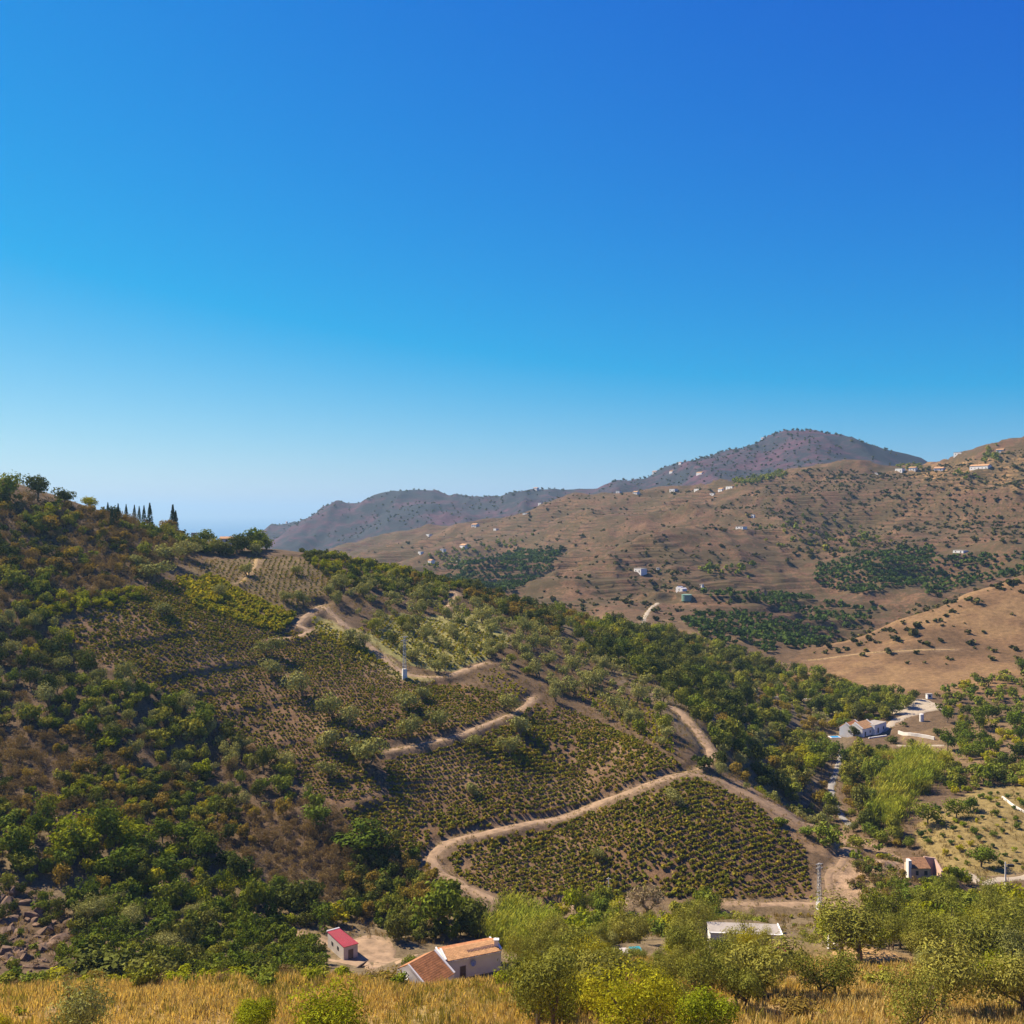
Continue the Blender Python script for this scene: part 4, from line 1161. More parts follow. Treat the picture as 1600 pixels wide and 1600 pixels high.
# ---- lattice pylons
def pylon(u, v, dmn, dmx, hpx, label, arm=True, base_px=12):
    p = hit(u, v, dmn, dmx)
    k = p.y / F; H = hpx * k; hb = base_px * k
    t = root_at('power_pylon', p, R(20), label, 'pylon', 'power pylons on the slopes')
    mb = MB(); w0 = H * .042
    mb.hexa([(-w0 * 1.35, -w0 * 1.35, -.8), (w0 * 1.35, -w0 * 1.35, -.8), (w0 * 1.35, w0 * 1.35, -.8), (-w0 * 1.35, w0 * 1.35, -.8)], [(-w0 * 1.15, -w0 * 1.15, hb), (w0 * 1.15, -w0 * 1.15, hb), (w0 * 1.15, w0 * 1.15, hb), (-w0 * 1.15, w0 * 1.15, hb)])
    mb.build('footing', M_CONC, t)
    w1 = w0 * .45
    corner = lambda i, z: Vector(((1, 1, -1, -1)[i] * (w0 + (w1 - w0) * z / H), (1, -1, -1, 1)[i] * (w0 + (w1 - w0) * z / H), z))
    for i in range(4):
        mb = MB(); mb.bar(corner(i, hb * .9), corner(i, H), .055, .04); mb.build('leg', M_STEEL, t)
    mb = MB(); nseg = 11
    for s_ in range(nseg):
        za, zb_ = hb + (H - hb) * s_ / nseg, hb + (H - hb) * (s_ + 1) / nseg
        for i in range(4):
            j = (i + 1) % 4
            if (s_ + i) % 2: mb.bar(corner(i, za), corner(j, zb_), .035)
            else: mb.bar(corner(j, za), corner(i, zb_), .035)
            mb.bar(corner(i, zb_), corner(j, zb_), .03)
    mb.build('lattice', M_STEEL, t)
    for zz in (H * .985, H * .90):
        mb = MB(); L = H * .085
        mb.bar((-L, 0, zz), (L, 0, zz), .07); mb.bar((-L, 0, zz), (0, 0, zz - .5), .04); mb.bar((L, 0, zz), (0, 0, zz - .5), .04)
        am = mb.build('cross_arm', M_STEEL, t)
        for x in (-L * .95, L * .95):
            mb = MB(); mb.cyl((x, 0), .07, zz - .55, zz, 8); mb.build('insulator', M_DARK, am)
    return t
pylon(632, 1060, 300, 400, 66, 'steel lattice pylon with white footing where the upper tracks meet', base_px=15)
pylon(1280, 1420, 200, 260, 71, 'steel lattice pylon at the lower right corner of the lowest vineyard', base_px=11)
# street pole with dark box on the right
p = hit(1571, 1400, 200, 275)
lp = root_at('utility_pole', p, 0, 'pale concrete pole with a dark box arm by the white road', 'pole')
Hh = 53 * p.y / F
mb = MB(); mb.hexa([(-.2, -.15, -.6), (.2, -.15, -.6), (.2, .15, -.6), (-.2, .15, -.6)], [(-.12, -.09, Hh), (.12, -.09, Hh), (.12, .09, Hh), (-.12, .09, Hh)]); mb.build('shaft', M_CONC, lp)
mb = MB(); mb.bar((0, 0, Hh - .7), (1.9, 0, Hh - .7), .06); arm_ = mb.build('arm', M_CONC, lp)
mb = MB(); mb.box(.5, 2.0, -.35, .35, Hh - 1.1, Hh - .55); mb.build('box', M_DARK, arm_)

# ---- ruined house
pz = PADPOS[5].z; zr = pz + 3.0
ru = root_at('ruined_house', (0, 0, 0), 0, 'half ruined tan house with a tiled left half and a roofless right half', 'house')
k = PADPOS[5].y / F
A_, B_ = at_z(1424, 1357, zr), at_z(1473, 1357, zr); axr = (B_ - A_).normalized(); bkr = Vector((-axr.y, axr.x, 0))
M_ = A_.lerp(B_, .62)
def lift_(p, h): return Vector((p.x, p.y, p.z + h))
mb = MB(); mb.hexa([(q.x, q.y, pz - 2) for q in (A_, M_, M_ + bkr * 4.4, A_ + bkr * 4.4)], [A_, M_, M_ + bkr * 4.4, A_ + bkr * 4.4])
mb.build('wall', M_TAN, ru)
mb = MB(); tiled_slope(mb, lift_(A_ - bkr * .25, .03), lift_(M_ - bkr * .25, .03), lift_(A_ + bkr * 3.6, 1.5), lift_(M_ + bkr * 3.6, 1.5), .26, .12, 9, 12); mb.build('roof', simple_mat('old_roof_tile', (.25, .13, .07), .95, .35, 1.2, .3, dirt=(.16, .10, .06)), ru)
mb = MB(); mb.hexa([A_ - axr * .7, A_ + axr * .1, A_ + axr * .1 + bkr * 1.6, A_ - axr * .7 + bkr * 1.6], [lift_(q, 1.9) for q in (A_ - axr * .7, A_ + axr * .1, A_ + axr * .1 + bkr * 1.6, A_ - axr * .7 + bkr * 1.6)])
mb.hexa([(q.x, q.y, pz - 2) for q in (A_ - axr * .7, A_ - axr * .02, A_ - axr * .02 + bkr * 1.6, A_ - axr * .7 + bkr * 1.6)], [A_ - axr * .7, A_ - axr * .02, A_ - axr * .02 + bkr * 1.6, A_ - axr * .7 + bkr * 1.6]); mb.build('gable_pillar', M_WHITE, ru)
mb = MB()
for a0, a1, h0, h1 in ((M_ + axr * .02 + bkr * 4.1, B_ + bkr * 4.1, 1.5, 1.1), ):
    mb.hexa([(q.x, q.y, pz - 2) for q in (a0, a1, a1 + bkr * .4, a0 + bkr * .4)], [lift_(a0, h0), lift_(a1, h1), lift_(a1 + bkr * .4, h1), lift_(a0 + bkr * .4, h0)])
mb.build('back_wall', M_PINK, ru)
mb = MB(); a0, a1 = B_ + bkr * .0, B_ + bkr * 4.09
mb.hexa([(q.x, q.y, pz - 2) for q in (a0 - axr * .4, a0, a1, a1 - axr * .4)], [lift_(a0 - axr * .4, -.6), lift_(a0, -.6), lift_(a1, 1.0), lift_(a1 - axr * .4, 1.0)]); mb.build('side_wall', M_PINK, ru)
mb = MB(); a0, a1 = M_ + axr * .02, B_ - axr * .42
mb.hexa([(q.x, q.y, pz - 2) for q in (a0, a1, a1 + bkr * .35, a0 + bkr * .35)], [lift_(a0, -1.7), lift_(a1, -2.0), lift_(a1 + bkr * .35, -2.0), lift_(a0 + bkr * .35, -1.7)]); mb.build('front_wall', M_TAN, ru)
for t, w_ in ((.3, .7), (.75, .8)):
    p = A_.lerp(M_, t) - bkr * .03; q_ = axr * w_ / 2
    mb = MB(); mb.hexa([lift_(v_, -1.7) for v_ in (p - q_, p + q_, p + q_ + bkr * .06, p - q_ + bkr * .06)], [lift_(v_, -.6) for v_ in (p - q_, p + q_, p + q_ + bkr * .06, p - q_ + bkr * .06)]); mb.build('window', M_DARK, ru)
cc = A_.lerp(B_, .5) + bkr * 2
KEEP_OFF += [(cc.x - 2.4, cc.y, 3.6), (cc.x + 2.4, cc.y, 3.6)]

# ---- white farm across the creek
pz = PADPOS[6].z
fa = root_at('white_farm', (0, 0, 0), 0, 'white farmhouse with red tiled roofs across the creek beside a blue pool', 'house')
def block(u0, u1, v, h, depth, rise, rmat, wmat, wins, skew=0.0, flat=False):
    A_ = at_z(u0, v, pz); B_ = at_z(u1, v + skew, pz); a_ = (B_ - A_).normalized(); b_ = Vector((-a_.y, a_.x, 0))
    D_, C_ = A_ + b_ * depth, B_ + b_ * depth
    mb = MB(); mb.hexa([(q.x, q.y, pz - 2) for q in (A_, B_, C_, D_)], [lift_(q, h) for q in (A_, B_, C_, D_)])
    if not flat:
        mb.poly([lift_(A_, h), lift_(A_ + b_ * depth * .55, h + rise), lift_(D_, h)], [(0, 1, 2)]); mb.poly([lift_(B_, h), lift_(B_ + b_ * depth * .55, h + rise), lift_(C_, h)], [(0, 1, 2)])
    w_ = mb.build('wall', wmat, fa)
    mb = MB()
    if flat:
        mb.hexa([lift_(q, h + .01) for q in (A_, B_, C_, D_)], [lift_(q, h + .2) for q in (A_, B_, C_, D_)])
    else:
        tiled_slope(mb, lift_(A_ - b_ * .3, h), lift_(B_ - b_ * .3, h), lift_(A_ + b_ * depth * .55, h + rise + .06), lift_(B_ + b_ * depth * .55, h + rise + .06), .45, .16, 5)
        tiled_slope(mb, lift_(D_, h), lift_(C_, h), lift_(A_ + b_ * depth * .55, h + rise + .06), lift_(B_ + b_ * depth * .55, h + rise + .06), .45, .16, 3)
    mb.build('roof', rmat, fa)
    if not flat:
        for q in (A_, B_):
            mb = MB(); mb.bar(lift_(q - b_ * .2, h + .15), lift_(q + b_ * depth * .55, h + rise + .25), .25); mb.build('verge', M_WHITE2, fa)
    for t, ww, z0, z1, nm in wins:
        p = A_.lerp(B_, t) - b_ * .04; q_ = a_ * ww / 2
        mb = MB(); mb.hexa([lift_(v_, z0) for v_ in (p - q_, p + q_, p + q_ + b_ * .08, p - q_ + b_ * .08)], [lift_(v_, z1) for v_ in (p - q_, p + q_, p + q_ + b_ * .08, p - q_ + b_ * .08)]); mb.build(nm, M_DARK, fa)
block(1333, 1347, 1150, 3.0, 6.5, 2.2, M_TILE, M_WHITE2, [(.3, .8, 1, 2, 'window'), (.7, .8, 1, 2, 'window')], -5)
block(1347.5, 1366, 1152, 3.6, 7.0, 2.2, M_TILE_PALE, M_WHITE2, [(.25, 1.0, 0, 2.1, 'door'), (.65, .8, 1.1, 2.2, 'window')], -5)
block(1366.5, 1385, 1149, 4.3, 6.0, 0, M_FLATROOF, M_WHITE2, [(.3, 1.2, .6, 2.9, 'door'), (.75, 1.0, 1.4, 2.8, 'window')], -6, True)
A_, B_ = at_z(1358, 1156, pz - .5), at_z(1386, 1152, pz - .5)
mb = MB(); a_ = (B_ - A_).normalized(); b_ = Vector((-a_.y, a_.x, 0)); mb.hexa([lift_(q, -2.5) for q in (A_, B_, B_ + b_ * .5, A_ + b_ * .5)], [lift_(q, 1.0) for q in (A_, B_, B_ + b_ * .5, A_ + b_ * .5)]); mb.build('terrace_wall', M_WHITE2, fa)
p = at_z(1360, 1142, pz); KEEP_OFF.append((p.x, p.y, 9.5)); KEEP_OFF.append((p.x - 6, p.y - 3, 6)); KEEP_OFF.append((p.x + 5, p.y - 4, 6))
p = PADPOS[7]
pl = root_at('swimming_pool', (p.x, p.y, p.z), .1, 'small blue swimming pool left of the white farmhouse', 'pool')
mb = MB(); mb.box(-2.6, 2.2, -1.8, 1.8, -1, .25); mb.build('surround', M_WHITE2, pl)
mb = MB(); mb.box(-2.2, 1.8, -1.45, 1.45, .2, .29); mb.build('water', M_POOL, pl)
KEEP_OFF.append((p.x, p.y - 1, 5))
def tank(u, v, dmn, dmx, wpx, hpx, mat, label, name='water_tank'):
    p = hit(u, v, dmn, dmx); k = p.y / F
    t = root_at(name, p, 0, label, 'tank')
    mb = MB(); mb.cyl((0, 0), wpx * k / 2, -1, hpx * k, 20); mb.build('drum', mat, t, False)
    mb = MB(); mb.cyl((0, 0), wpx * k / 2 * 1.04, hpx * k, hpx * k + .15, 20, wpx * k / 2 * .9); mb.build('lid', mat, t)
    KEEP_OFF.append((p.x, p.y, wpx * k)); return t
tank(1440, 1127, 430, 520, 6.5, 11, M_WHITE2, 'white cylindrical water tank above the white farmhouse')
tank(1073, 937, 700, 950, 16, 8, M_TANK, 'squat green water tank below the twin gabled white house', 'storage_tank')

# ---- houses on the far hills: (column, row of base, width px, height px, distance window, roof, label)
def far_house(u, v, wp, hp, d0, d1, kind, label, group, rz=None):
    p = hit(u, v, d0, d1); k = p.y / F
    w, h = wp * k * .9, max(hp * k * .85, 2.4); dp = min(w * .7, 9)
    z = float(min(ground(p.x - w / 2, p.y - 1), ground(p.x + w / 2, p.y - 1), p.z)) 
    t = root_at('hill_house', (p.x, p.y, p.z - .2), random.uniform(-1.05, -.75) if rz is None else rz, label, 'house', group)
    dz = p.z - z + 1.5
    mb = MB()
    if kind == 'gable':
        mb.box(-w / 2, w / 2, 0, dp, -dz, h); mb.poly([(-w / 2, 0, h), (-w / 2, dp / 2, h + dp * .22), (-w / 2, dp, h)], [(0, 1, 2)]); mb.poly([(w / 2, 0, h), (w / 2, dp / 2, h + dp * .22), (w / 2, dp, h)], [(0, 1, 2)])
        mb.build('wall', M_WHITE2, t)
        mb = MB(); e = .4
        mb.hexa([(-w / 2 - e, -e, h), (w / 2 + e, -e, h), (w / 2 + e, dp / 2, h + dp * .23), (-w / 2 - e, dp / 2, h + dp * .23)], [(-w / 2 - e, -e, h + .25), (w / 2 + e, -e, h + .25), (w / 2 + e, dp / 2, h + dp * .23 + .25), (-w / 2 - e, dp / 2, h + dp * .23 + .25)])
        mb.hexa([(-w / 2 - e, dp / 2, h + dp * .23), (w / 2 + e, dp / 2, h + dp * .23), (w / 2 + e, dp + e, h), (-w / 2 - e, dp + e, h)], [(-w / 2 - e, dp / 2, h + dp * .23 + .25), (w / 2 + e, dp / 2, h + dp * .23 + .25), (w / 2 + e, dp + e, h + .25), (-w / 2 - e, dp + e, h + .25)])
        mb.build('roof', M_TILE_PALE, t)
    elif kind == 'twin':
        for s_ in (-1, 1):
            x0, x1 = (-w / 2, -.02) if s_ < 0 else (.02, w / 2)
            hh = h * (1.0 if s_ < 0 else .8); xm = (x0 + x1) / 2
            mb.poly([(x0, 0, -dz), (x1, 0, -dz), (x1, 0, hh), (xm, 0, hh * 1.35), (x0, 0, hh), (x0, dp, -dz), (x1, dp, -dz), (x1, dp, hh), (xm, dp, hh * 1.35), (x0, dp, hh)],
                    [(0, 1, 2, 3, 4), (9, 8, 7, 6, 5), (0, 4, 9, 5), (1, 6, 7, 2), (2, 7, 8, 3), (3, 8, 9, 4)])
        mb.build('wall', M_WHITE2, t)
        mb = MB()
        for s_ in (-1, 1):
            x0, x1 = (-w / 2, -.02) if s_ < 0 else (.02, w / 2); hh = h * (1.0 if s_ < 0 else .8) ; xm = (x0 + x1) / 2
            mb.hexa([(x0 - .2, .3, hh + .02), (xm, .3, hh * 1.35 + .05), (xm, dp, hh * 1.35 + .05), (x0 - .2, dp, hh + .02)], [(x0 - .2, .3, hh + .25), (xm, .3, hh * 1.35 + .28), (xm, dp, hh * 1.35 + .28), (x0 - .2, dp, hh + .25)])
        mb.build('roof', M_FLATROOF, t)
    else:
        mb.box(-w / 2, w / 2, 0, dp, -dz, h); mb.build('wall', M_WHITE2, t)
        mb = MB(); mb.box(-w / 2 - .15, w / 2 + .15, -.15, dp + .15, h, h + .3); mb.build('roof', M_FLATROOF if kind == 'flat' else M_TILE_PALE, t)
    nw = max(1, int(w / 4.5))
    for i in range(nw):
        x = -w / 2 + w * (i + .5) / nw; nm = 'door' if (i == nw // 2 and nw > 1) else 'window'
        mb = MB(); mb.box(x - .5, x + .5, -.06, .05, .1 if nm == 'door' else .95, 2.1); mb.build(nm, M_DARK, t)
    KEEP_OFF.append((p.x, p.y + dp / 2, w * .62)); KEEP_OFF.append((p.x, p.y - w * .5, w * .5))
    return t
G1, G2, G3 = 'white houses on the brown spur', 'white houses along the far ridge', 'white houses in the far left valley'
FH = [
 (1061,924,16,7,700,1000,'twin','bright white twin gabled house above the green tank',G1),
 (996,894,19,7,700,1050,'flat','low white flat roofed house left above the twin gabled house',G1),
 (1027,891,5,4,700,1050,'flat','tiny white hut between the low flat house and the gabled house',G1),
 (1095,917,6,4,700,1000,'flat','tiny pale hut right of the tree beside the twin gabled house',G1),
 (1176,809,5,6,900,1350,'flat','narrow white hut high on the brown spur',G1),
 (1155,826,16,4,900,1300,'flat','long low pale house with a flat roof high on the brown spur',G1),
 (1497,864,20,5,780,1150,'flat','long white house at the top edge of the dark orchard',G1),
 (1050,768,12,5,1300,1700,'flat','white house leftmost of the row on the brown crest',G2),
 (1088,767,12,4,1300,1700,'flat','white house second from left in the row on the brown crest',G2),
 (1112,774,10,4,1300,1700,'flat','small white house just below the row on the brown crest',G2),
 (1125,768,10,5,1300,1700,'gable','white house with tiled roof near the hedge on the brown crest',G2),
 (1139,764,16,5,1300,1700,'flat','white house rightmost of the row, touching the crest hedge',G2),
 (992,772,10,4,1400,2000,'gable','small cream house with tiled roof at the left end of the crest',G2),
 (965,766,8,4,1400,2100,'flat','small white house on the crest below the peak village',G2),
 (1529,733,34,6,1000,1400,'gable','long white villa with tiled roof below the right skyline',G2),
 (1404,737,14,6,1100,1600,'flat','white house at the saddle right of the purple peak',G2),
 (1425,735,12,5,1100,1600,'gable','cream house beside the saddle trees',G2),
 (1466,735,16,4,1100,1500,'gable','white house with tiled roof midway along the right crest',G2),
 (1369,741,6,3,1100,1600,'flat','tiny white hut on the slope left of the saddle',G2),
 (1496,711,14,5,1100,1500,'flat','white house on the right skyline beside a dark bush',G2),
 (1562,707,12,5,1100,1500,'gable','white house on the right skyline near the dark tall trees',G2),
 (722,857,18,6,1300,2200,'gable','large white house in the far left valley',G3),
 (690,861,9,4,1300,2200,'flat','small white house left of the large valley house',G3),
 (655,866,9,5,1200,2200,'flat','white house with blue shade in the far left valley',G3),
 (671,880,12,5,1100,2000,'gable','white house low in the far left valley',G3),
 (712,877,22,4,1100,2000,'flat','long white barn in the far left valley',G3),
 (668,838,11,4,1500,2300,'flat','white house on the rounded crest of the far left valley',G3),
 (740,823,12,4,1400,2300,'gable','pale house highest on the rounded far left crest',G3),
 (773,829,8,4,1400,2300,'flat','white house above the green strip on the far slope',G3),
 (843,788,8,4,1500,2300,'flat','bright white house on the slope below the left purple hill',G3),
 (820,804,11,3,1300,2300,'flat','pale low house in the green patch below the purple hill',G3),
]
for a_ in FH: far_house(*a_)
GP = 'white houses on the purple mountains'
for (u, v, w_, h_, lab) in [(1191,684,6,3,'tiny white house left of the highest peak top'),(1022,738,9,4,'small pale house at the left end of the peak ridge village'),(1048,740,8,4,'small pale house second in the peak ridge village'),(1092,742,14,4,'large tiled house on the flank below the highest peak'),(1062,726,6,4,'small pale house highest in the peak ridge village'),(836,766,9,4,'small pale house on the left purple hill skyline'),(447,817,4,3,'tiny pale house near the sea end of the purple hill')]:
    far_house(u, v, w_, h_, 2000, 3600, 'gable', lab, GP)
# red roofed house on the left skyline
far_house(354, 836, 22, 5, 440, 600, 'gable', 'red tiled house on the left skyline in front of the sea', None, .1)
far_house(303, 832, 9, 4, 440, 600, 'flat', 'small ochre walled hut on the left skyline beside the round trees', None, .1)
far_house(1453, 1092, 9, 6, 440, 560, 'flat', 'small cream hut at the top end of the gravel drive', None, .1)
# garden wall of the farm
ln = poly_world([(1404, 1146), (1420, 1149), (1440, 1152), (1460, 1156)], 1.5, 400, 520)
mb = MB()
for a_, b_ in zip(ln[:-1], ln[1:]):
    za, zb_ = float(ground(*a_)), float(ground(*b_))
    n2 = np.array([-(b_ - a_)[1], (b_ - a_)[0]]); n2 = n2 / np.linalg.norm(n2) * .3
    mb.hexa([(*(a_ - n2), za - .5), (*(b_ - n2), zb_ - .5), (*(b_ + n2), zb_ - .5), (*(a_ + n2), za - .5)], [(*(a_ - n2), za + 1.3), (*(b_ - n2), zb_ + 1.3), (*(b_ + n2), zb_ + 1.3), (*(a_ + n2), za + 1.3)])
tag(mb.build('garden_wall', M_WHITE), 'whitewashed garden wall descending right of the farmhouse', 'wall')

# ---- rocky outcrop, lower left
def rock_mesh(seed):
    r = np.random.default_rng(seed)
    V, Q = [], []
    import bmesh
    bm = bmesh.new(); bmesh.ops.create_icosphere(bm, subdivisions=2, radius=.5)
    pl_ = [(unit(r, 1)[0], .17 + .19 * r.random()) for _ in range(15)]
    for v in bm.verts:
        c_ = np.array(v.co)
        for n_, d_ in pl_:
            t_ = c_ @ n_ - d_
            if t_ > 0: c_ = c_ - n_ * t_ * .95
        v.co = Vector(c_ * (1 + r.normal() * .03))
    me = bpy.data.meshes.new('rock'); bm.to_mesh(me); bm.free(); me.materials.append(M_ROCK)
    return me
RK = [rock_mesh(600 + i) for i in range(8)]
oc = root_at('rocky_outcrop', hit(50, 1470, 150, 230), 0, 'bare brown rocky outcrop at the lower left edge', 'rocks')
x, y, z, u, v = ground_samples([(-20,1395),(30,1388),(80,1410),(110,1445),(120,1475),(100,1510),(50,1520),(-20,1500)], 1.8, 165, 225, 1.0)
for a_, b_, c_ in zip(x, y, z):
    s_ = random.choice((.8, 1.1, 1.6, 2.6, 3.6, 4.6))
    if random.random() < .15: continue
    o = link('rock', random.choice(RK), oc, Vector((a_, b_, c_ - s_ * .06)) - oc.location, random.random() * 6.28, (s_ * random.uniform(.8, 1.6), s_, s_ * random.uniform(.5, 1.0)))
    o.rotation_euler = (random.uniform(-.4, .4), random.uniform(-.4, .4), random.random() * 6.28)
# masonry ring wall at the right edge above the orchard
ln = poly_world([(1566, 1247), (1580, 1258), (1600, 1270), (1625, 1282)], 1.5, 290, 400)
mb = MB()
for a_, b_ in zip(ln[:-1], ln[1:]):
    za, zb_ = float(ground(*a_)), float(ground(*b_)); n2 = np.array([-(b_ - a_)[1], (b_ - a_)[0]]); n2 = n2 / np.linalg.norm(n2) * .2
    mb.hexa([(*(a_ - n2), za - .5), (*(b_ - n2), zb_ - .5), (*(b_ + n2), zb_ - .5), (*(a_ + n2), za - .5)], [(*(a_ - n2), za + .7), (*(b_ - n2), zb_ + .7), (*(b_ + n2), zb_ + .7), (*(a_ + n2), za + .7)])
tag(mb.build('kerb_wall', M_WHITE), 'low pale kerb wall at the right edge above the young orchard', 'wall')
# ---------------------------------------------------------------- plants in place
COUNT = {}
OVER = {}
DESC = {
 'bush_brown': ('dry_shrub', 'brown dry shrub', 'shrub'), 'bush_ochre': ('autumn_shrub', 'ochre autumn shrub', 'shrub'),
 'bush_dark': ('evergreen_shrub', 'dark green shrub', 'shrub'), 'bush_mid': ('green_shrub', 'olive green shrub', 'shrub'),
 'bush_lime': ('yellow_green_shrub', 'yellow green shrub', 'shrub'), 'bush_fig': ('broadleaf_shrub', 'rich green broadleaf shrub', 'shrub'),
 'bush_orchard': ('fruit_tree', 'round dark green fruit tree', 'tree'),
 'tree_dark': ('evergreen_tree', 'dark green tree', 'tree'), 'tree_mid': ('green_tree', 'olive green tree', 'tree'),
 'tree_lime': ('yellow_green_tree', 'yellow green tree', 'tree'), 'tree_fig': ('broadleaf_tree', 'rich green broadleaf tree', 'tree'),
 'tree_ochre': ('autumn_tree', 'ochre leaved tree', 'tree'),
 'olive': ('olive_tree', 'grey green olive tree', 'olive tree'), 'olive_big': ('olive_tree', 'yellowish green olive tree', 'olive tree'),
 'olive_lime': ('almond_tree', 'bright yellow green tree', 'tree'), 'olive_grey': ('wild_olive', 'grey green wild olive', 'olive tree'),
 'reed': ('cane_clump', 'bright green clump of tall cane', 'cane'),
 'far_shrub': ('hillside_shrub', 'small dark shrub', 'shrub'), 'far_orchard': ('orchard_tree', 'dark green orchard tree', 'tree'), 'far_mid': ('far_tree', 'green tree', 'tree'),
}
LIMIT = 290
# sight lines that stay open: (u0, u1, v0, v1, distance of what is seen there)
OPEN = [(1114,1138,1446,1462,186),(1216,1244,1476,1494,166),(1288,1314,1460,1484,166),(976,1006,1480,1491,166),(630,786,1474,1532,150),(506,618,1448,1512,180),(1266,1294,1345,1424,242),
        (1128,1335,1404,1420,240),(1200,1275,1418,1446,222),(1017,1028,1434,1454,205),(1412,1478,1340,1374,240),(1508,1640,1358,1384,250),(770,925,1398,1430,225),(1300,1400,1484,1504,160),(976,1048,1366,1432,236),(1562,1582,1345,1392,240),
        (1300,1388,1126,1156,430),(1388,1462,1096,1130,430),(1434,1446,1112,1128,430)]
def blocks(x, y, z, w, h):
    u, vb = project(x, y, z); vt = CV - F * (z + h) / y; hw = w * .42 * F / y
    for u0, u1, v0, v1, d in OPEN:
        if y < d - 1 and u + hw > u0 and u - hw < u1 and vt < v1 - .25 * (v1 - v0) and vb > v0: return True
    return False
MARKS = [(632,1030,'upper pylon'),(1280,1385,'lower pylon'),(1445,1355,'ruined house'),(1360,1140,'white farmhouse'),(710,1505,'tiled farmhouse'),(535,1468,'red roofed shed'),(1010,1395,'bare grey tree'),(50,1450,'rocky outcrop'),
         (1165,1458,'long white house'),(1338,1460,'orange clearing'),(1200,1088,'thin forest road'),(1305,1235,'creek road'),(1100,1160,'bend of the climbing track'),(690,1340,'track hairpin'),(1073,935,'green tank'),(1200,1255,'ridge track'),
         (830,1095,'end of the middle track'),(745,1040,'upper track bend'),(470,985,'upper hairpin'),(705,935,'crest track'),(205,805,'skyline cypresses'),(58,770,'feathery skyline tree'),(265,815,'golden skyline tree'),(240,895,'corner olive'),
         (130,945,'golden hedge'),(193,1060,'left vineyard olive'),(290,1110,'edge olive'),(128,1325,'broad yellow green tree'),(310,1205,'bright tree in the scrub'),(175,1165,'vivid yellow green tree'),(560,1315,'wide green tree'),(496,1280,'round tree under the bank'),
         (140,1430,'silvery outcrop olive'),(306,1425,'small silvery olive'),(155,1505,'broadest dark bush'),(1420,1240,'creek cane'),(1535,1340,'largest orchard tree'),(995,890,'low flat hill house'),(1061,920,'twin gabled house'),(1497,862,'orchard house'),(1529,730,'long villa'),
         (820,1460,'farmhouse cane'),(1188,1530,'forked olive'),(1470,1550,'leaning olive'),(1572,1370,'concrete pole'),(400,840,'big hedge tree'),(1000,1560,'bright bottom shrub'),(1019,955,'sandy path'),(60,1230,'brown scrub edge'),(400,1330,'ochre scrub'),(0,1080,'left border thicket')]
def where_label(ds, u, v, px, lo, hi):
    size = 'small' if px < lo else ('large' if px > hi else 'middling')
    b = min(MARKS, key=lambda m: (m[0] - u) ** 2 + (m[1] - v) ** 2)
    du, dv = u - b[0], v - b[1]; r = math.hypot(du, dv)
    how = 'just' if r < 40 else ('a little' if r < 85 else 'well')
    side = ('upper ' if dv < -abs(du) * .5 else ('lower ' if dv > abs(du) * .5 else '')) + ('left' if du < 0 else 'right')
    if abs(dv) > 2.2 * abs(du): side = 'above' if dv < 0 else 'below'
    return f'{size} {ds} {how} ' + (side if side in ('above', 'below') else side + ' of') + f' the {b[2]}', f'{ds}s around the {b[2]}'
QUEUE = {}
def put(key, x, y, w, where, parts=None, hs_=1.0, label=None, group=None, vi=None):
    """note a plant; the largest in view of each kind become things of their own in flush()"""
    nm, ds, cat = DESC[key]
    z = float(ground(x, y)); named = label is not None
    if not named:
        if blocks(x, y, z, w, w * hs_ * 1.05): return
        u_, v_ = project(x, y, z + w * .4)
        if not (-30 < u_ < 1630):
            OVER.setdefault(key, []).append((x, y, w, hs_)); return
        label, group = where_label(ds, u_, v_, w * F / y, 16, 28)
    QUEUE.setdefault(nm, []).append((not named, -w * F / y, key, x, y, w, parts, hs_, label, group, vi, ds, cat))
def flush():
    for nm, rows in QUEUE.items():
        rows.sort(key=lambda r: (r[0], r[1]))
        for i, (_, px, key, x, y, w, parts, hs_, label, group, vi, ds, cat) in enumerate(rows):
            if i >= LIMIT:
                OVER.setdefault(key, []).append((x, y, w, hs_)); continue
            if parts is None: parts = -px > 24 and 'crown' in LIB[key][0]
            plant(key, x, y, w, nm, label, cat, group, parts, hs_, vi=vi)

def grove(poly, spacing, d0, d1, mix, where, pad=1.2, dens=None, jitter=.8, hmul=1.0):
    x, y, z, u, v = ground_samples(poly, spacing, d0, d1, jitter)
    keys = [m_[0] for m_ in mix]; wts = np.array([m_[1] for m_ in mix], float); wts /= wts.sum()
    ok = clear_of(x, y, .5) & (track_dist(x, y) > pad) & visible(x, y, z, spacing * .9)
    if dens is not None: ok &= rng.random(len(x)) < dens
    x, y = x[ok], y[ok]
    # kinds gather in drifts rather than salt and pepper
    drift = (fbm(x / 26, y / 26, 3, 71) - .5) * 2.2 + .5 + (rng.random(len(x)) - .5) * .7
    cum = np.cumsum(wts)
    for i in range(len(x)):
        k = int(np.searchsorted(cum, min(max(drift[i], 0.0), .9999)))
        key, _, w0, w1 = mix[k][:4]; hs_ = mix[k][4] if len(mix[k]) > 4 else 1.0
        put(key, x[i], y[i], random.uniform(w0, w1) * random.choice((.7, .9, 1, 1.2)), where, None, hs_ * random.uniform(.8, 1.35) * hmul)

def single(key, u, v, wpx, label, d0=60, d1=900, hs_=1.0, vi=None, parts=True):
    p = hit(u, v, d0, d1)
    return put(key, p.x, p.y, wpx * p.y / F, '', parts, hs_, label, None, vi)

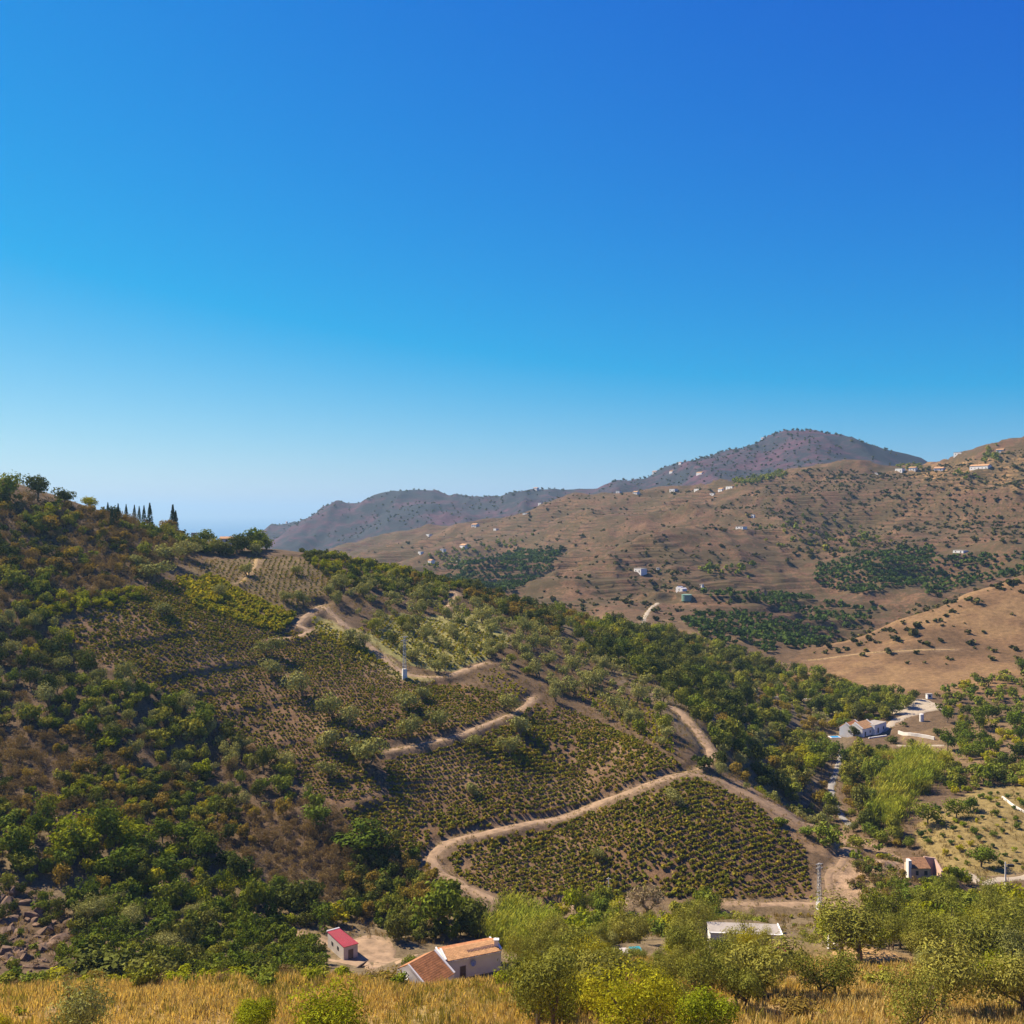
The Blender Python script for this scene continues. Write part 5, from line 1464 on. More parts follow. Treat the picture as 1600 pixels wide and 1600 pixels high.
# -- lone olives of the vineyards, named one by one
SINGLES = [
 ('olive',1052,1258,28,'lone olive tree near the top of the lowest vineyard',1.0),
 ('olive',934,1346,22,'small lone olive tree in the middle of the lowest vineyard',1.1),
 ('olive',737,1246,28,'dark lone olive tree in the lower middle vineyard',1.0),
 ('olive',796,1180,36,'olive tree with long shadow near the middle of the hill',.95),
 ('olive',741,1168,24,'small olive tree left of the one with the long shadow',.95),
 ('olive',570,1197,58,'largest olive tree below the middle track on its left',.9),
 ('olive',516,1172,44,'olive tree just left of the largest vineyard olive',.95),
 ('olive',513,1216,34,'olive tree directly below the largest pair at the terrace bank',1.0),
 ('olive',447,1200,30,'small olive tree at the left end of the lower terrace banks',1.0),
 ('olive',641,1152,38,'left olive tree of the pair above the middle track',1.1),
 ('olive',684,1142,34,'right olive tree of the pair above the middle track',1.15),
 ('olive',636,1110,40,'olive tree below the upper pylon, left of two',.95),
 ('olive',662,1096,32,'olive tree below the upper pylon, right of two',.9),
 ('olive',792,1112,34,'olive tree above the bend at the end of the middle track',.9),
 ('olive',815,1150,44,'wide olive tree just below the middle track bend',.9),
 ('olive',546,1138,34,'olive tree lowest in the diagonal row across the upper vineyard',1.0),
 ('olive',515,1122,42,'olive tree second lowest in the diagonal row of the upper vineyard',1.0),
 ('olive',468,1090,42,'dark olive tree midway in the diagonal row of the upper vineyard',.95),
 ('olive',424,1058,34,'olive tree second highest in the diagonal row of the upper vineyard',1.05),
 ('olive',422,1026,40,'highest olive tree in the diagonal row of the upper vineyard',.85),
 ('olive',193,1068,34,'olive tree at the left edge of the upper vineyard above a bank',1.0),
 ('olive',290,1117,34,'olive tree at the lower left edge of the upper vineyard',1.0),
 ('olive',255,962,34,'lone olive tree at the top of the upper vineyard',.8),
 ('olive',54,984,30,'grey olive tree near the left border above the long bank',1.0),
 ('olive',98,1008,28,'grey olive tree left of the first terrace bank',.9),
 ('olive',386,900,24,'round olive tree beside the sandy footpath',.95),
 ('olive',401,868,26,'round olive tree near the hilltop in front of the big trees',.9),
 ('olive',445,942,24,'left olive of the pair at the upper track bend',.9),
 ('olive',469,944,30,'right olive of the pair at the upper track bend',.9),
 ('olive',342,934,26,'dark olive tree inside the yellow green vines',.8),
 ('olive',463,898,22,'small dark olive tree on the hilltop vineyard',.85),
 ('olive',545,1005,30,'olive tree on the track above the upper pylon, left of two',.95),
 ('olive',566,1012,28,'olive tree on the track above the upper pylon, right of two',.95),
 ('olive',682,1052,28,'small olive tree inside the track bend right of the upper pylon',.95),
 ('bush_dark',1098,1200,36,'dark round shrub inside the fork of the tracks',.8),
 ('bush_mid',1296,1318,50,'broad shrub casting a dark shadow on the bare ridge slope',.75),
 ('bush_mid',1340,1325,34,'small shrub near the ridge end above the ruined house',.8),
 ('bush_mid',1262,1306,26,'low shrub halfway down the bare ridge slope',.7),
 ('bush_mid',1220,1290,30,'low shrub with dark shadow on the ridge slope',.7),
 ('tree_dark',58,782,48,'feathery green tree standing up on the left skyline',.85),
 ('tree_mid',5,784,52,'large green tree at the left border on the skyline',1.0),
 ('tree_dark',100,787,40,'rounded green tree right of the feathery skyline tree',.7),
 ('tree_lime',140,797,26,'small yellow green tree on the left skyline slope',.8),
 ('bush_lime',78,806,28,'bright green round bush below the feathery skyline tree',.9),
 ('bush_ochre',76,828,36,'golden yellow bush below the bright green round bush',.7),
 ('tree_mid',400,858,48,'big round green tree at the right end of the skyline hedge',.85),
 ('tree_dark',372,864,40,'dark round tree in the skyline hedge below the red house',.75),
 ('tree_dark',345,866,36,'dark bushy tree in the skyline hedge left of the red house',.7),
 ('tree_mid',316,852,36,'dark round tree at the left end of the skyline hedge',.85),
 ('bush_ochre',262,828,34,'golden yellow tree beside the skyline cypress pair',.85),
 ('olive',240,906,52,'big silvery olive tree at the top corner of the upper vineyard',.7),
 ('olive',216,888,38,'silvery olive tree left of the big corner olive',.7),
 ('olive',262,880,44,'silvery olive tree in the line above the corner olive',.75),
 ('olive',292,872,42,'silvery olive tree at the upper end of the line',.75),
 ('tree_lime',212,1322,42,'bright yellow green tree in the left thicket, uppermost of the bright ones',.9),
 ('tree_lime',128,1338,66,'broad yellow green tree in the left thicket',.8),
 ('tree_fig',192,1372,74,'broad dark green tree below the bright ones in the left thicket',.75),
 ('tree_fig',20,1345,66,'dark green tree against the left border of the thicket',.9),
 ('tree_lime',310,1215,40,'bright green tree amid the brown scrub on the left slope',.85),
 ('tree_lime',175,1172,34,'vivid yellow green tree at the upper edge of the brown scrub',.7),
 ('tree_fig',560,1330,84,'wide green tree at the lower left tip of the middle vineyard',.55),
 ('tree_mid',496,1292,44,'round olive green tree below the lowest terrace bank',.75),
 ('tree_fig',690,1462,84,'tall rich green tree behind the farmhouse',.95),
 ('tree_dark',735,1455,60,'dark green tree right behind the farmhouse tree',.9),
 ('bush_fig',703,1404,50,'dark green bush below the hairpin of the track',.9),
 ('olive_grey',140,1440,60,'silvery rounded olive right of the rocky outcrop',.75),
 ('olive_grey',205,1450,50,'silvery rounded olive second from the rocky outcrop',.75),
 ('olive_grey',196,1410,36,'small silvery olive above the two rounded olives',.7),
 ('olive_grey',306,1432,42,'small silvery olive at the foot of the ochre scrub',.65),
 ('olive_grey',270,1490,56,'silvery olive amid the rich green shrubs',.7),
 ('bush_dark',155,1528,96,'very broad dark bush above the dry meadow on the left',.55),
 ('bush_dark',245,1532,80,'dark bush right of the broadest dark bush above the meadow',.6),
 ('bush_fig',15,1540,56,'green bush at the left border above the meadow',.75),
 ('bush_lime',85,1532,50,'olive green bush between rocky outcrop and meadow',.6),
 ('tree_fig',1100,1425,40,'rich green tree behind the orange topped post',.9),
]
for key, u, v, w, lab, hs_ in SINGLES:
    single(key, u, v, w * (1.12 if key == 'olive' else 1.0), lab, 150, 620, hs_)

# -- cypresses on the left skyline
CY = [(168.5,803,18,'leftmost thin cypress on the left skyline'),(174.7,820,27,'tall dark cypress second from the left on the skyline'),(180,814,17,'short cypress third from the left on the skyline'),(184.5,811,24,'very thin tall cypress fourth from the left on the skyline'),
      (197,808,20,'lone broad cypress in the gap of the skyline row'),(210,808,19,'cypress at the left of the middle skyline cluster'),(217.5,808,17,'short cypress in the middle of the skyline cluster'),(225,804,14,'small cypress between two taller ones in the skyline cluster'),(234,820,34,'tallest cypress at the right end of the skyline cluster'),
      (270,812,23,'left cypress of the pair beside the golden tree'),(274.5,815,17,'right cypress of the pair beside the golden tree')]
for u, v, hp, lab in CY:
    p = hit(u, v + 8, 380, 520); k = p.y / F
    h = hp * k * 1.15
    z = -p.y * (v - CV) / F - .5
    z = min(z, p.z)
    h = (-(v - hp - CV) * k) - z
    plant('cypress', p.x, p.y, h, 'cypress_tree', lab, 'cypress', 'cypresses on the left skyline', True, z=z)
# -- the hedge on the skyline and the row of bushes on the meadow crest
for u in range(296, 422, 7):
    p = hit(u + random.uniform(-2, 2), 866 - .12 * abs(u - 360) + random.uniform(-4, 3), 400, 520)
    put(random.choice(('bush_dark', 'bush_mid', 'bush_mid')), p.x, p.y, random.uniform(4.5, 7.5), '', None, random.uniform(.8, 1.25))
for u in list(range(4, 640, 17)) + list(range(1080, 1600, 30)):
    if random.random() < .3: continue
    p = hit(u + random.uniform(-7, 7), 1526 + random.uniform(-4, 22), 112, 140)
    put(random.choice(('bush_brown', 'bush_mid', 'bush_lime', 'bush_ochre')), p.x, p.y, random.uniform(1.3, 4.0), '', None, random.uniform(.55, 1.0))
# -- left hillside
L_TOP = [(-170,752),(60,785),(140,800),(280,838),(330,860),(300,870),(240,905),(150,940),(40,965),(-170,980)]
grove(L_TOP, 3.6, 300, 470, [('bush_mid',1.8,3.5,6),('bush_brown',7,3.5,5.5),('bush_ochre',1.2,3.5,5.5),('bush_dark',1.6,3,5)], 'on the left hillside below the skyline')
grove([(35,945),(100,935),(200,920),(225,935),(120,965),(40,968)], 3.0, 320, 420, [('bush_lime',1,3,4.2)], 'in the golden hedge above the upper vineyard', hmul=.8)
L_MID = [(-170,965),(60,960),(100,990),(150,1045),(260,1085),(330,1122),(400,1172),(470,1230),(520,1265),(440,1275),(380,1262),(250,1200),(120,1150),(-170,1130)]
grove(L_MID, 4.3, 240, 340, [('bush_mid',3.4,4,6.5),('olive',2.6,4,6),('bush_brown',2.2,3,5),('tree_dark',1.6,4.5,6),('bush_lime',1.0,3.5,5.5),('bush_dark',1.2,3.5,5.5)], 'in the thicket left of the upper vineyard')
L_BROWN = [(-170,1130),(120,1150),(250,1200),(380,1262),(440,1275),(520,1265),(560,1310),(640,1345),(660,1420),(600,1440),(520,1420),(430,1390),(330,1320),(200,1290),(-170,1285)]
grove(L_BROWN, 2.5, 205, 300, [('bush_brown',6,2.2,4.0),('bush_ochre',1.6,2.4,4.0),('bush_dark',1.6,2.4,4.2),('bush_lime',.7,2,3.5),('bush_mid',1.4,2.5,4.2)], 'in the brown scrub on the lower left slope')
L_GREEN = [(-170,1280),(200,1290),(330,1320),(430,1390),(540,1430),(500,1470),(420,1440),(330,1420),(220,1395),(100,1390),(-170,1392)]
grove(L_GREEN, 4.0, 195, 250, [('bush_dark',2,3.5,6),('bush_lime',1.3,3.5,5.5),('tree_fig',2,4,6),('bush_ochre',1.2,3.5,5),('bush_mid',1,3.5,5)], 'in the deep green thicket of the left gully')
L_BOT = [(110,1395),(250,1395),(430,1435),(500,1468),(505,1500),(500,1530),(300,1540),(110,1535),(95,1515),(118,1470)]
grove(L_BOT, 3.2, 165, 225, [('bush_fig',5,3,4.8),('bush_dark',1.2,3,4.6),('bush_mid',.8,2.6,4)], 'above the dry meadow on the left')
GUL = [(560,1310),(660,1345),(700,1390),(760,1420),(790,1455),(720,1470),(640,1478),(560,1450),(520,1425)]
grove(GUL, 3.4, 185, 258, [('bush_dark',2.4,3,5),('bush_fig',1.6,3,5),('bush_brown',1,2.5,4),('bush_ochre',1,2.5,4),('bush_mid',1.2,3,4.5)], 'in the gully behind the farmhouse')
# -- olive groves and the hill crest
grove([(500,925),(600,900),(700,925),(790,955),(880,1000),(1000,1065),(1040,1100),(1060,1150),(1055,1190),(1000,1150),(900,1105),(835,1090),(770,1040),(700,1040),(640,1035),(575,985)], 6.6, 290, 520, [('olive',6,4.4,6.6,.95),('bush_dark',.6,3,4.5),('tree_mid',.5,4,5)], 'in the olive grove on the hill flank', pad=1.8, dens=.92)
grove([(470,868),(560,872),(640,893),(720,918),(700,945),(600,925),(520,915)], 3.6, 400, 540, [('bush_mid',3,3,5),('bush_dark',2,3,4.8),('bush_ochre',.7,2.5,3.6),('bush_lime',.5,2.4,3.4)], 'on the crest above the olive grove')
grove([(720,915),(800,935),(880,965),(870,1000),(790,965),(730,945)], 4.0, 380, 560, [('bush_dark',2,3.5,5.5),('bush_ochre',1.4,3.5,5),('bush_brown',1.6,3.5,5),('tree_dark',1,4,5.5)], 'on the wooded crest right of the olive grove')
# -- forest on the right flank
FOR = [(850,958),(1000,985),(1100,1005),(1200,1040),(1300,1062),(1345,1090),(1345,1130),(1300,1150),(1300,1260),(1320,1300),(1250,1262),(1170,1222),(1125,1215),(1118,1185),(1100,1150),(1060,1105),(1000,1060),(930,1030)]
grove(FOR, 6.3, 295, 660, [('tree_dark',5,5,7.5),('bush_dark',1.5,4.5,7),('tree_mid',3,5,7.5),('olive',1.6,4.5,6),('tree_lime',.7,4.5,6.5),('bush_ochre',.4,4,5.5)], 'in the dark wood on the right flank', pad=1.0)
grove([(1080,1210),(1130,1215),(1300,1285),(1400,1338),(1380,1345),(1250,1285),(1150,1232)], 3.6, 255, 345, [('olive',2,3,4.4),('bush_mid',2,2.4,4),('bush_lime',.7,2,3)], 'along the ridge track to the ruined house', pad=.3, dens=.5)
# -- creek: trees and cane
grove([(1318,1185),(1345,1178),(1400,1190),(1385,1225),(1365,1270),(1400,1300),(1425,1330),(1405,1338),(1330,1300),(1318,1250)], 4.2, 275, 430, [('tree_dark',3,4.5,6.5),('tree_mid',2.5,4.5,6.5),('bush_ochre',.4,3,4.5)], 'beside the creek road', pad=.6)
def canes(poly, sp, d0, d1, w0, w1, where, dens=1.0):
    x, y, z, u, v = ground_samples(poly, sp, d0, d1)
    ok = clear_of(x, y, .3) & (track_dist(x, y) > .4) & visible(x, y, z, 4) & (rng.random(len(x)) < dens)
    for a_, b_ in zip(x[ok], y[ok]):
        put('reed', a_, b_, random.uniform(w0, w1), where, False)
canes([(1395,1215),(1440,1180),(1480,1195),(1460,1225),(1420,1260),(1412,1300),(1375,1292),(1370,1255)], 3.8, 290, 440, 3.2, 6.5, 'in the cane thicket along the creek', .7)
canes([(1325,1172),(1360,1180),(1440,1176),(1440,1192),(1330,1190)], 3.0, 370, 450, 2.2, 3.2, 'in the yellow strip below the farmhouse')
canes([(770,1445),(800,1432),(860,1440),(870,1470),(820,1490),(775,1480)], 2.2, 175, 245, 3.6, 5.0, 'beyond the right end of the farmhouse')
# -- around the farm, tawny hill foot and right slope
grove([(1290,1062),(1350,1085),(1420,1092),(1445,1098),(1400,1125),(1370,1135),(1320,1140),(1290,1120)], 5.0, 430, 600, [('tree_mid',2,4.5,7),('tree_dark',2,4.5,7),('tree_lime',1.2,4,6)], 'behind the white farmhouse', pad=.5)
grove([(1460,1090),(1520,1060),(1800,1020),(1800,1225),(1560,1222),(1480,1235),(1470,1190),(1490,1150)], 6.5, 330, 640, [('bush_mid',3,3.5,6),('bush_dark',2,3.5,6),('tree_fig',1,5,8),('bush_lime',.8,3,5)], 'on the slope right of the farmhouse', dens=.85)
grove([(1480,1205),(1560,1195),(1800,1180),(1800,1228),(1560,1232),(1490,1245)], 4.0, 310, 420, [('bush_mid',2,3.5,5.5),('bush_brown',1,3,5),('bush_lime',1,3,4.5)], 'on the bank above the young orchard')
for (u, v, w) in [(1335,1150,20),(1392,1162,18),(1378,1178,22),(1425,1168,16),(1447,1178,16),(1412,1135,12),(1470,1110,18),(1465,1150,18)]:
    single('bush_dark', u, v, w, None, 380, 540, .8) if False else put('bush_dark', *hit(u, v, 380, 540)[:2], w * .28, 'in the garden of the white farmhouse')
# young orchard: planted rows
x, y, z, u, v = ground_samples([(1432,1298),(1455,1272),(1560,1238),(1800,1235),(1800,1350),(1560,1362),(1500,1358),(1450,1335)], 5.2, 260, 370, .3, .5)
for a_, b_ in zip(x, y):
    if clear_of(np.array([a_]), np.array([b_]))[0] and random.random() < .9:
        put(random.choice(('bush_orchard', 'bush_lime', 'bush_fig')), a_, b_, random.uniform(1.2, 2.9), 'in the young orchard on the tan terrace', None, random.uniform(.8, 1.2))
for (u, v, w, lab) in [(1535,1355,44,'largest dark tree in the young orchard'),(1450,1288,38,'dark tree at the upper left corner of the young orchard'),(1495,1278,34,'dark tree on the upper edge of the young orchard'),(1515,1268,30,'dark tree second on the upper edge of the young orchard')]:
    single('tree_fig', u, v, w, lab, 250, 380, .85)
grove([(-170,1385),(40,1385),(90,1410),(125,1455),(115,1520),(-170,1520)], 2.6, 165, 228, [('bush_brown',2,1.6,3),('bush_mid',1.4,1.8,3.2),('bush_dark',1,1.8,3)], 'on the rocky outcrop', dens=.45)
# mound bushes in front of the ruin
grove([(1335,1345),(1400,1352),(1425,1375),(1480,1385),(1510,1400),(1420,1412),(1345,1412),(1330,1390)], 2.3, 215, 268, [('bush_mid',1.4,2.2,3.6),('bush_brown',2.4,2,3.4),('bush_ochre',.6,2,3),('bush_dark',1.4,2.2,3.6)], 'on the mound below the ruined house', pad=.5, dens=.95)
grove([(1480,1360),(1515,1372),(1530,1400),(1480,1400)], 2.8, 225, 275, [('bush_mid',2,2.5,4),('bush_lime',1,2.4,3.6)], 'beside the ruined house')

grove([(1190,1420),(1300,1420),(1420,1412),(1420,1450),(1300,1470),(1225,1476),(1190,1450)], 2.4, 160, 238, [('bush_brown',2.4,1.2,2.2),('bush_mid',1.2,1.2,2.2),('bush_ochre',.8,1,1.8)], 'on the bank below the lower pylon', pad=.6, dens=.6, hmul=.7)
# -- valley floor between the meadow and the vineyard: dense green
V_R = [(880,1425),(940,1408),(1000,1415),(1120,1425),(1200,1450),(1270,1455),(1330,1425),(1420,1412),(1560,1395),(1800,1385),(1800,1460),(1300,1480),(1100,1480),(960,1490),(850,1500),(830,1460)]
grove(V_R, 4.0, 170, 238, [('tree_mid',2.2,4.5,7),('bush_lime',2.4,3.5,6),('olive_big',2.6,4.5,7),('bush_fig',1.6,3.5,5.5),('bush_dark',1.2,3.5,5)], 'on the green valley floor', pad=1.6)
F_R = [(820,1490),(960,1480),(1100,1475),(1290,1470),(1420,1440),(1800,1420),(1800,1530),(1540,1560),(1440,1530),(1330,1520),(1290,1530),(1200,1560),(1120,1600),(1060,1640),(800,1640),(790,1560)]
grove(F_R, 4.4, 92, 172, [('olive_big',5.2,4.6,7.2,1.05),('olive_lime',1.5,3.8,5.8,1.0),('bush_mid',.7,3,4.5),('olive_grey',.6,4,5.5)], 'in the foreground grove on the right', pad=.5, dens=.93)
# foreground trees one by one: (kind, column, base row, crown width px, height factor, label)
FG = [
 ('olive_big',1188,1556,130,.82,'foreground olive with forked bare trunk on the dry grass'),
 ('olive_big',1338,1508,140,.70,'wide olive shading the orange earth clearing'),
 ('olive_big',1470,1585,130,.9,'leaning olive with dark trunk near the lower right corner'),
 ('olive_big',1290,1560,95,.85,'dense dark olive between the forked and the leaning olives'),
 ('olive_big',1545,1520,130,.85,'tall olive at the right border of the foreground grove'),
 ('olive_big',1590,1590,120,1.1,'large olive in the lower right corner'),
 ('olive_big',1420,1625,90,1.1,'bushy olive cut by the bottom edge on the right'),
 ('olive_big',845,1618,120,1.25,'big dark olive right of the farmhouse cut by the bottom edge'),
 ('olive_lime',1000,1650,150,.85,'bright yellow green shrub at the bottom middle right'),
 ('olive_lime',1085,1630,120,1.0,'yellow green shrub beside the bright bottom shrub'),
 ('olive_big',930,1560,120,.8,'olive behind the bright yellow green shrub'),
 ('olive_grey',120,1640,130,1.05,'pale grey green shrub at the bottom left of the meadow'),
 ('olive_lime',395,1640,100,1.1,'green shrub in the meadow, left of the bottom pair'),
 ('olive_lime',520,1645,150,.95,'broad green shrub in the meadow, right of the bottom pair'),
 ('olive_lime',-5,1625,70,.8,'green shrub cut by the lower left corner'),
 ('bush_mid',405,1535,44,.7,'small olive green bush on the meadow crest'),
 ('bush_lime',795,1545,42,.8,'small green bush at the right end of the farmhouse wall'),
 ('bush_fig',617,1527,38,.9,'rich green bush left of the farmhouse'),
 ('bush_lime',590,1535,40,.55,'yellow flowering bush left of the farmhouse'),
 ('bush_ochre',1240,1588,60,.5,'golden bush in the dry grass near the forked olive'),
]
for key, u, v, w, hs_, lab in FG:
    d0, d1 = (80, 135) if v > 1525 else (120, 165)
    p = hit(u, v, d0, d1)
    if v > 1600: p = hit(u, v, 82, 100)
    put(key, p.x, p.y, w * p.y / F, '', True, hs_, lab)
for u, v, w, hs_, lab in ((1168,1500,62,.85,'olive hiding the middle of the long white house'),(1000,1508,50,.6,'low olive just below the teal covered basin'),(1128,1508,56,.75,'olive below the left end of the long white house'),(1232,1522,60,.7,'olive right below the maroon car')):
    p = hit(u, v, 118, 165); put('olive_big', p.x, p.y, w * p.y / F, '', True, hs_, lab)
single('tree_fig', 640, 1512, 26, 'small green tree beside the dirt yard', 160, 230, .9)

# -- bare grey tree
g_ = random.Random(4)
p = hit(1012, 1440, 190, 240)
bt = root_at('bare_tree', p, 0, 'leafless grey tree at the foot of the lowest vineyard', 'tree')
s = Shape(); tips = []
def branch(a, d, L, r_, lev):
    b_ = a + d * L
    s.limb(a, b_, r_, r_ * .6, 5, np.array([g_.uniform(-.1, .1) for _ in range(3)]) * L, 2)
    if lev == 0: tips.append(b_); return
    for _ in range(4 if lev > 1 else 5):
        nd_ = d + np.array([g_.uniform(-.85, .85), g_.uniform(-.85, .85), g_.uniform(-.25, .5)]); nd_ /= np.linalg.norm(nd_)
        branch(b_ - d * L * g_.uniform(0, .35), nd_, L * g_.uniform(.55, .8), r_ * .55, lev - 1)
branch(np.array([0, 0, -.3]), np.array([0, 0, 1.0]), 2.6, .28, 4)
link('trunk', s.mesh('trunk', [LM['grey']]), bt)
tw = Shape(); r__ = np.random.default_rng(9); T_ = np.array(tips)
tw.leaves(np.repeat(T_, 5, 0) + r__.normal(size=(len(T_) * 5, 3)) * .28, unit(r__, len(T_) * 5), .5, r__, .14)
link('twigs', tw.mesh('twigs', [LM['grey']]), bt)
bt.scale = (1.75, 1.75, 1.55)

# -- far hills: orchards in terraced rows, hedges, scattered shrubs
def far_scatter(key, polys, where, wr, hs_=1.0, keepn=LIMIT, stuff=None, terr=False, skew=1.0, rows=False):
    """nearest-looking (largest in view) plants become things, the rest one mass"""
    X, Y, Wd = [], [], []
    for poly, sp, d0, d1, dens, clump in polys:
        x, y, z, u, v = ground_samples(poly, sp, d0, d1, .3 if rows else .9, .06, .62 if rows else 1.0)
        nz = fbm(x / 45, y / 45, 3, 77)
        if terr: dens = dens * np.where(((z + 9 * fbm(x / 60, y / 60, 2, 5)) / 6.0) % 1.0 < .42, 1.7, .45)
        ok = visible(x, y, z, sp * .5) & clear_of(x, y, 1) & (rng.random(len(x)) < dens * np.clip(1 + clump * (nz - .5) * 6, 0, 3)) & (track_dist(x, y) > 1)
        X.append(x[ok]); Y.append(y[ok]); Wd.append((wr[0] + (wr[1] - wr[0]) * rng.random(ok.sum()) ** skew) * np.where(rng.random(ok.sum()) < .12, 1.5, 1))
    X, Y, Wd = map(np.concatenate, (X, Y, Wd))
    px = Wd * F / Y; o_ = np.argsort(-px)
    nm, ds, cat = DESC[key]; take = max(0, keepn - COUNT.get(nm, 0))
    for i in o_[:take]:
        COUNT[nm] = COUNT.get(nm, 0) + 1
        plant(key, X[i], Y[i], Wd[i], nm, *[where_label(ds, *project(X[i], Y[i], float(ground(X[i], Y[i]))), Wd[i] * F / Y[i], 7, 11)[q] if q < 2 else cat for q in (0, 2, 1)], False, hs_ * random.uniform(.8, 1.2))
    r_ = o_[take:]
    if len(r_):
        stuff_mesh(stuff, key, X[r_], Y[r_], ground(X[r_], Y[r_]), Wd[r_], [LIB[key][0]['whole'].materials[0]], f'mass of {ds}s {where}', np.full(len(r_), hs_))
far_scatter('far_orchard', [
 ([(1275,885),(1330,870),(1400,858),(1460,855),(1455,905),(1420,920),(1330,930),(1275,915)], 7.5, 780, 1100, .97, 0),
 ([(1465,870),(1540,868),(1650,862),(1650,885),(1560,905),(1500,922),(1450,930),(1440,905)], 9.0, 760, 1100, .95, .1),
 ([(1085,960),(1200,962),(1290,985),(1310,990),(1280,1010),(1200,1020),(1110,1000),(1070,975)], 8.0, 600, 840, .92, .15),
 ([(1100,928),(1200,925),(1300,940),(1400,945),(1400,965),(1330,985),(1260,970),(1190,945),(1100,940)], 9.0, 640, 1000, .85, .3),
 ([(700,890),(800,862),(880,858),(860,895),(800,925),(740,920),(690,905)], 8.0, 850, 1600, .95, .1)], 'in the dark terraced orchards of the far hill', (4.0, 5.8), .95, LIMIT, 'far_orchard_mass', rows=True)
far_scatter('far_mid', [
 ([(1145,752),(1200,742),(1230,738),(1225,746),(1190,755),(1150,762)], 6.0, 1300, 1700, .9, 0),
 ([(1480,745),(1560,735),(1560,742),(1500,752)], 7, 1000, 1500, .5, 0),
 ([(1400,728),(1440,722),(1440,738),(1400,740)], 9, 1050, 1600, .5, 0),
 ([(1535,700),(1560,695),(1560,725),(1535,725)], 7, 1000, 1500, .8, 0),
 ([(660,870),(760,850),(840,835),(800,860),(720,885),(660,895)], 10, 1000, 2000, .7, .3),
 ([(1180,830),(1300,800),(1400,850),(1330,868),(1250,870),(1180,850)], 14, 800, 1350, .4, .4),
 ([(1090,890),(1180,880),(1180,905),(1100,910)], 10, 700, 1050, .6, .3)], 'on the far slopes', (4, 6.5), 1.0, LIMIT, 'far_tree_mass')
far_scatter('far_shrub', [
 ([(1200,735),(1300,730),(1400,740),(1800,660),(1800,850),(1460,855),(1330,868),(1230,880),(1190,800)], 7.0, 780, 1500, 1.1, .6),
 ([(790,935),(900,890),(1000,845),(1100,800),(1200,760),(1200,880),(1100,930),(1280,985),(1100,1000),(1000,985),(880,965)], 8.0, 600, 1450, .5, .7),
 ([(1260,1010),(1400,965),(1500,935),(1800,850),(1800,1060),(1500,1060)], 9.0, 520, 740, .4, .6),
 ([(560,865),(700,830),(860,780),(960,765),(1050,765),(1180,755),(1000,845),(900,885),(700,915)], 16, 850, 2100, .75, .5),
 ([(1250,1020),(1420,940),(1650,880),(1650,905),(1440,980),(1280,1030)], 5.5, 620, 860, .35, .3)], 'dotting the dry far hills', (1.6, 6.0), .85, LIMIT, 'far_scrub', True, 1.8)
# trees on the distant ridges, seen as small dark tufts against the sky
rid = []
for (ua, ub, n_) in ((420, 880, 46), (950, 1400, 90)):
    for u in np.linspace(ua, ub, n_):
        j = int((u - GU[0]) / 5); sel = np.nonzero((GD > 2300) & (GD < 3700))[0]
        i = sel[np.argmin((CV - F * ZZ[:, j] / GD)[sel])]
        d = GD[i] + random.uniform(-60, 20)
        rid.append((d * (u + random.uniform(-4, 4) - CU) / F, d, random.choice((5, 6, 8, 10))))
rid = np.array(rid)
ridge_extra = []
x, y, z, u, v = ground_samples([(420,800),(620,770),(870,762),(1000,740),(1240,670),(1420,728),(1420,760),(880,800),(560,860),(420,860)], 24, 2150, 3500, .95)
nz = fbm(x / 300, y / 300, 3, 91); ok = visible(x, y, z, 8) & (rng.random(len(x)) < np.clip((nz - .35) * 3, 0, 1))
rx, ry = np.concatenate([rid[:, 0], x[ok]]), np.concatenate([rid[:, 1], y[ok]])
rw = np.concatenate([rid[:, 2], rng.uniform(4, 8, ok.sum())])
stuff_mesh('ridge_wood', 'far_shrub', rx, ry, ground(rx, ry), rw, [LM['farshrub']], 'thin scattered woodland along the distant purple ridges')

flush()
# -- overflow of crowded kinds: one mass each
for key, rows in OVER.items():
    a_ = np.array(rows)
    nm, ds, cat = DESC[key]
    if 'arr' not in LIB[key][0]: continue
    lite = {'bush': 'bush_lite', 'tree': 'tree_lite'}
    stuff_mesh(nm + '_mass', key, a_[:, 0], a_[:, 1], ground(a_[:, 0], a_[:, 1]), a_[:, 2], [LIB[key][0]['whole'].materials[0]], f'mass of further {ds}s on the slopes', a_[:, 3])

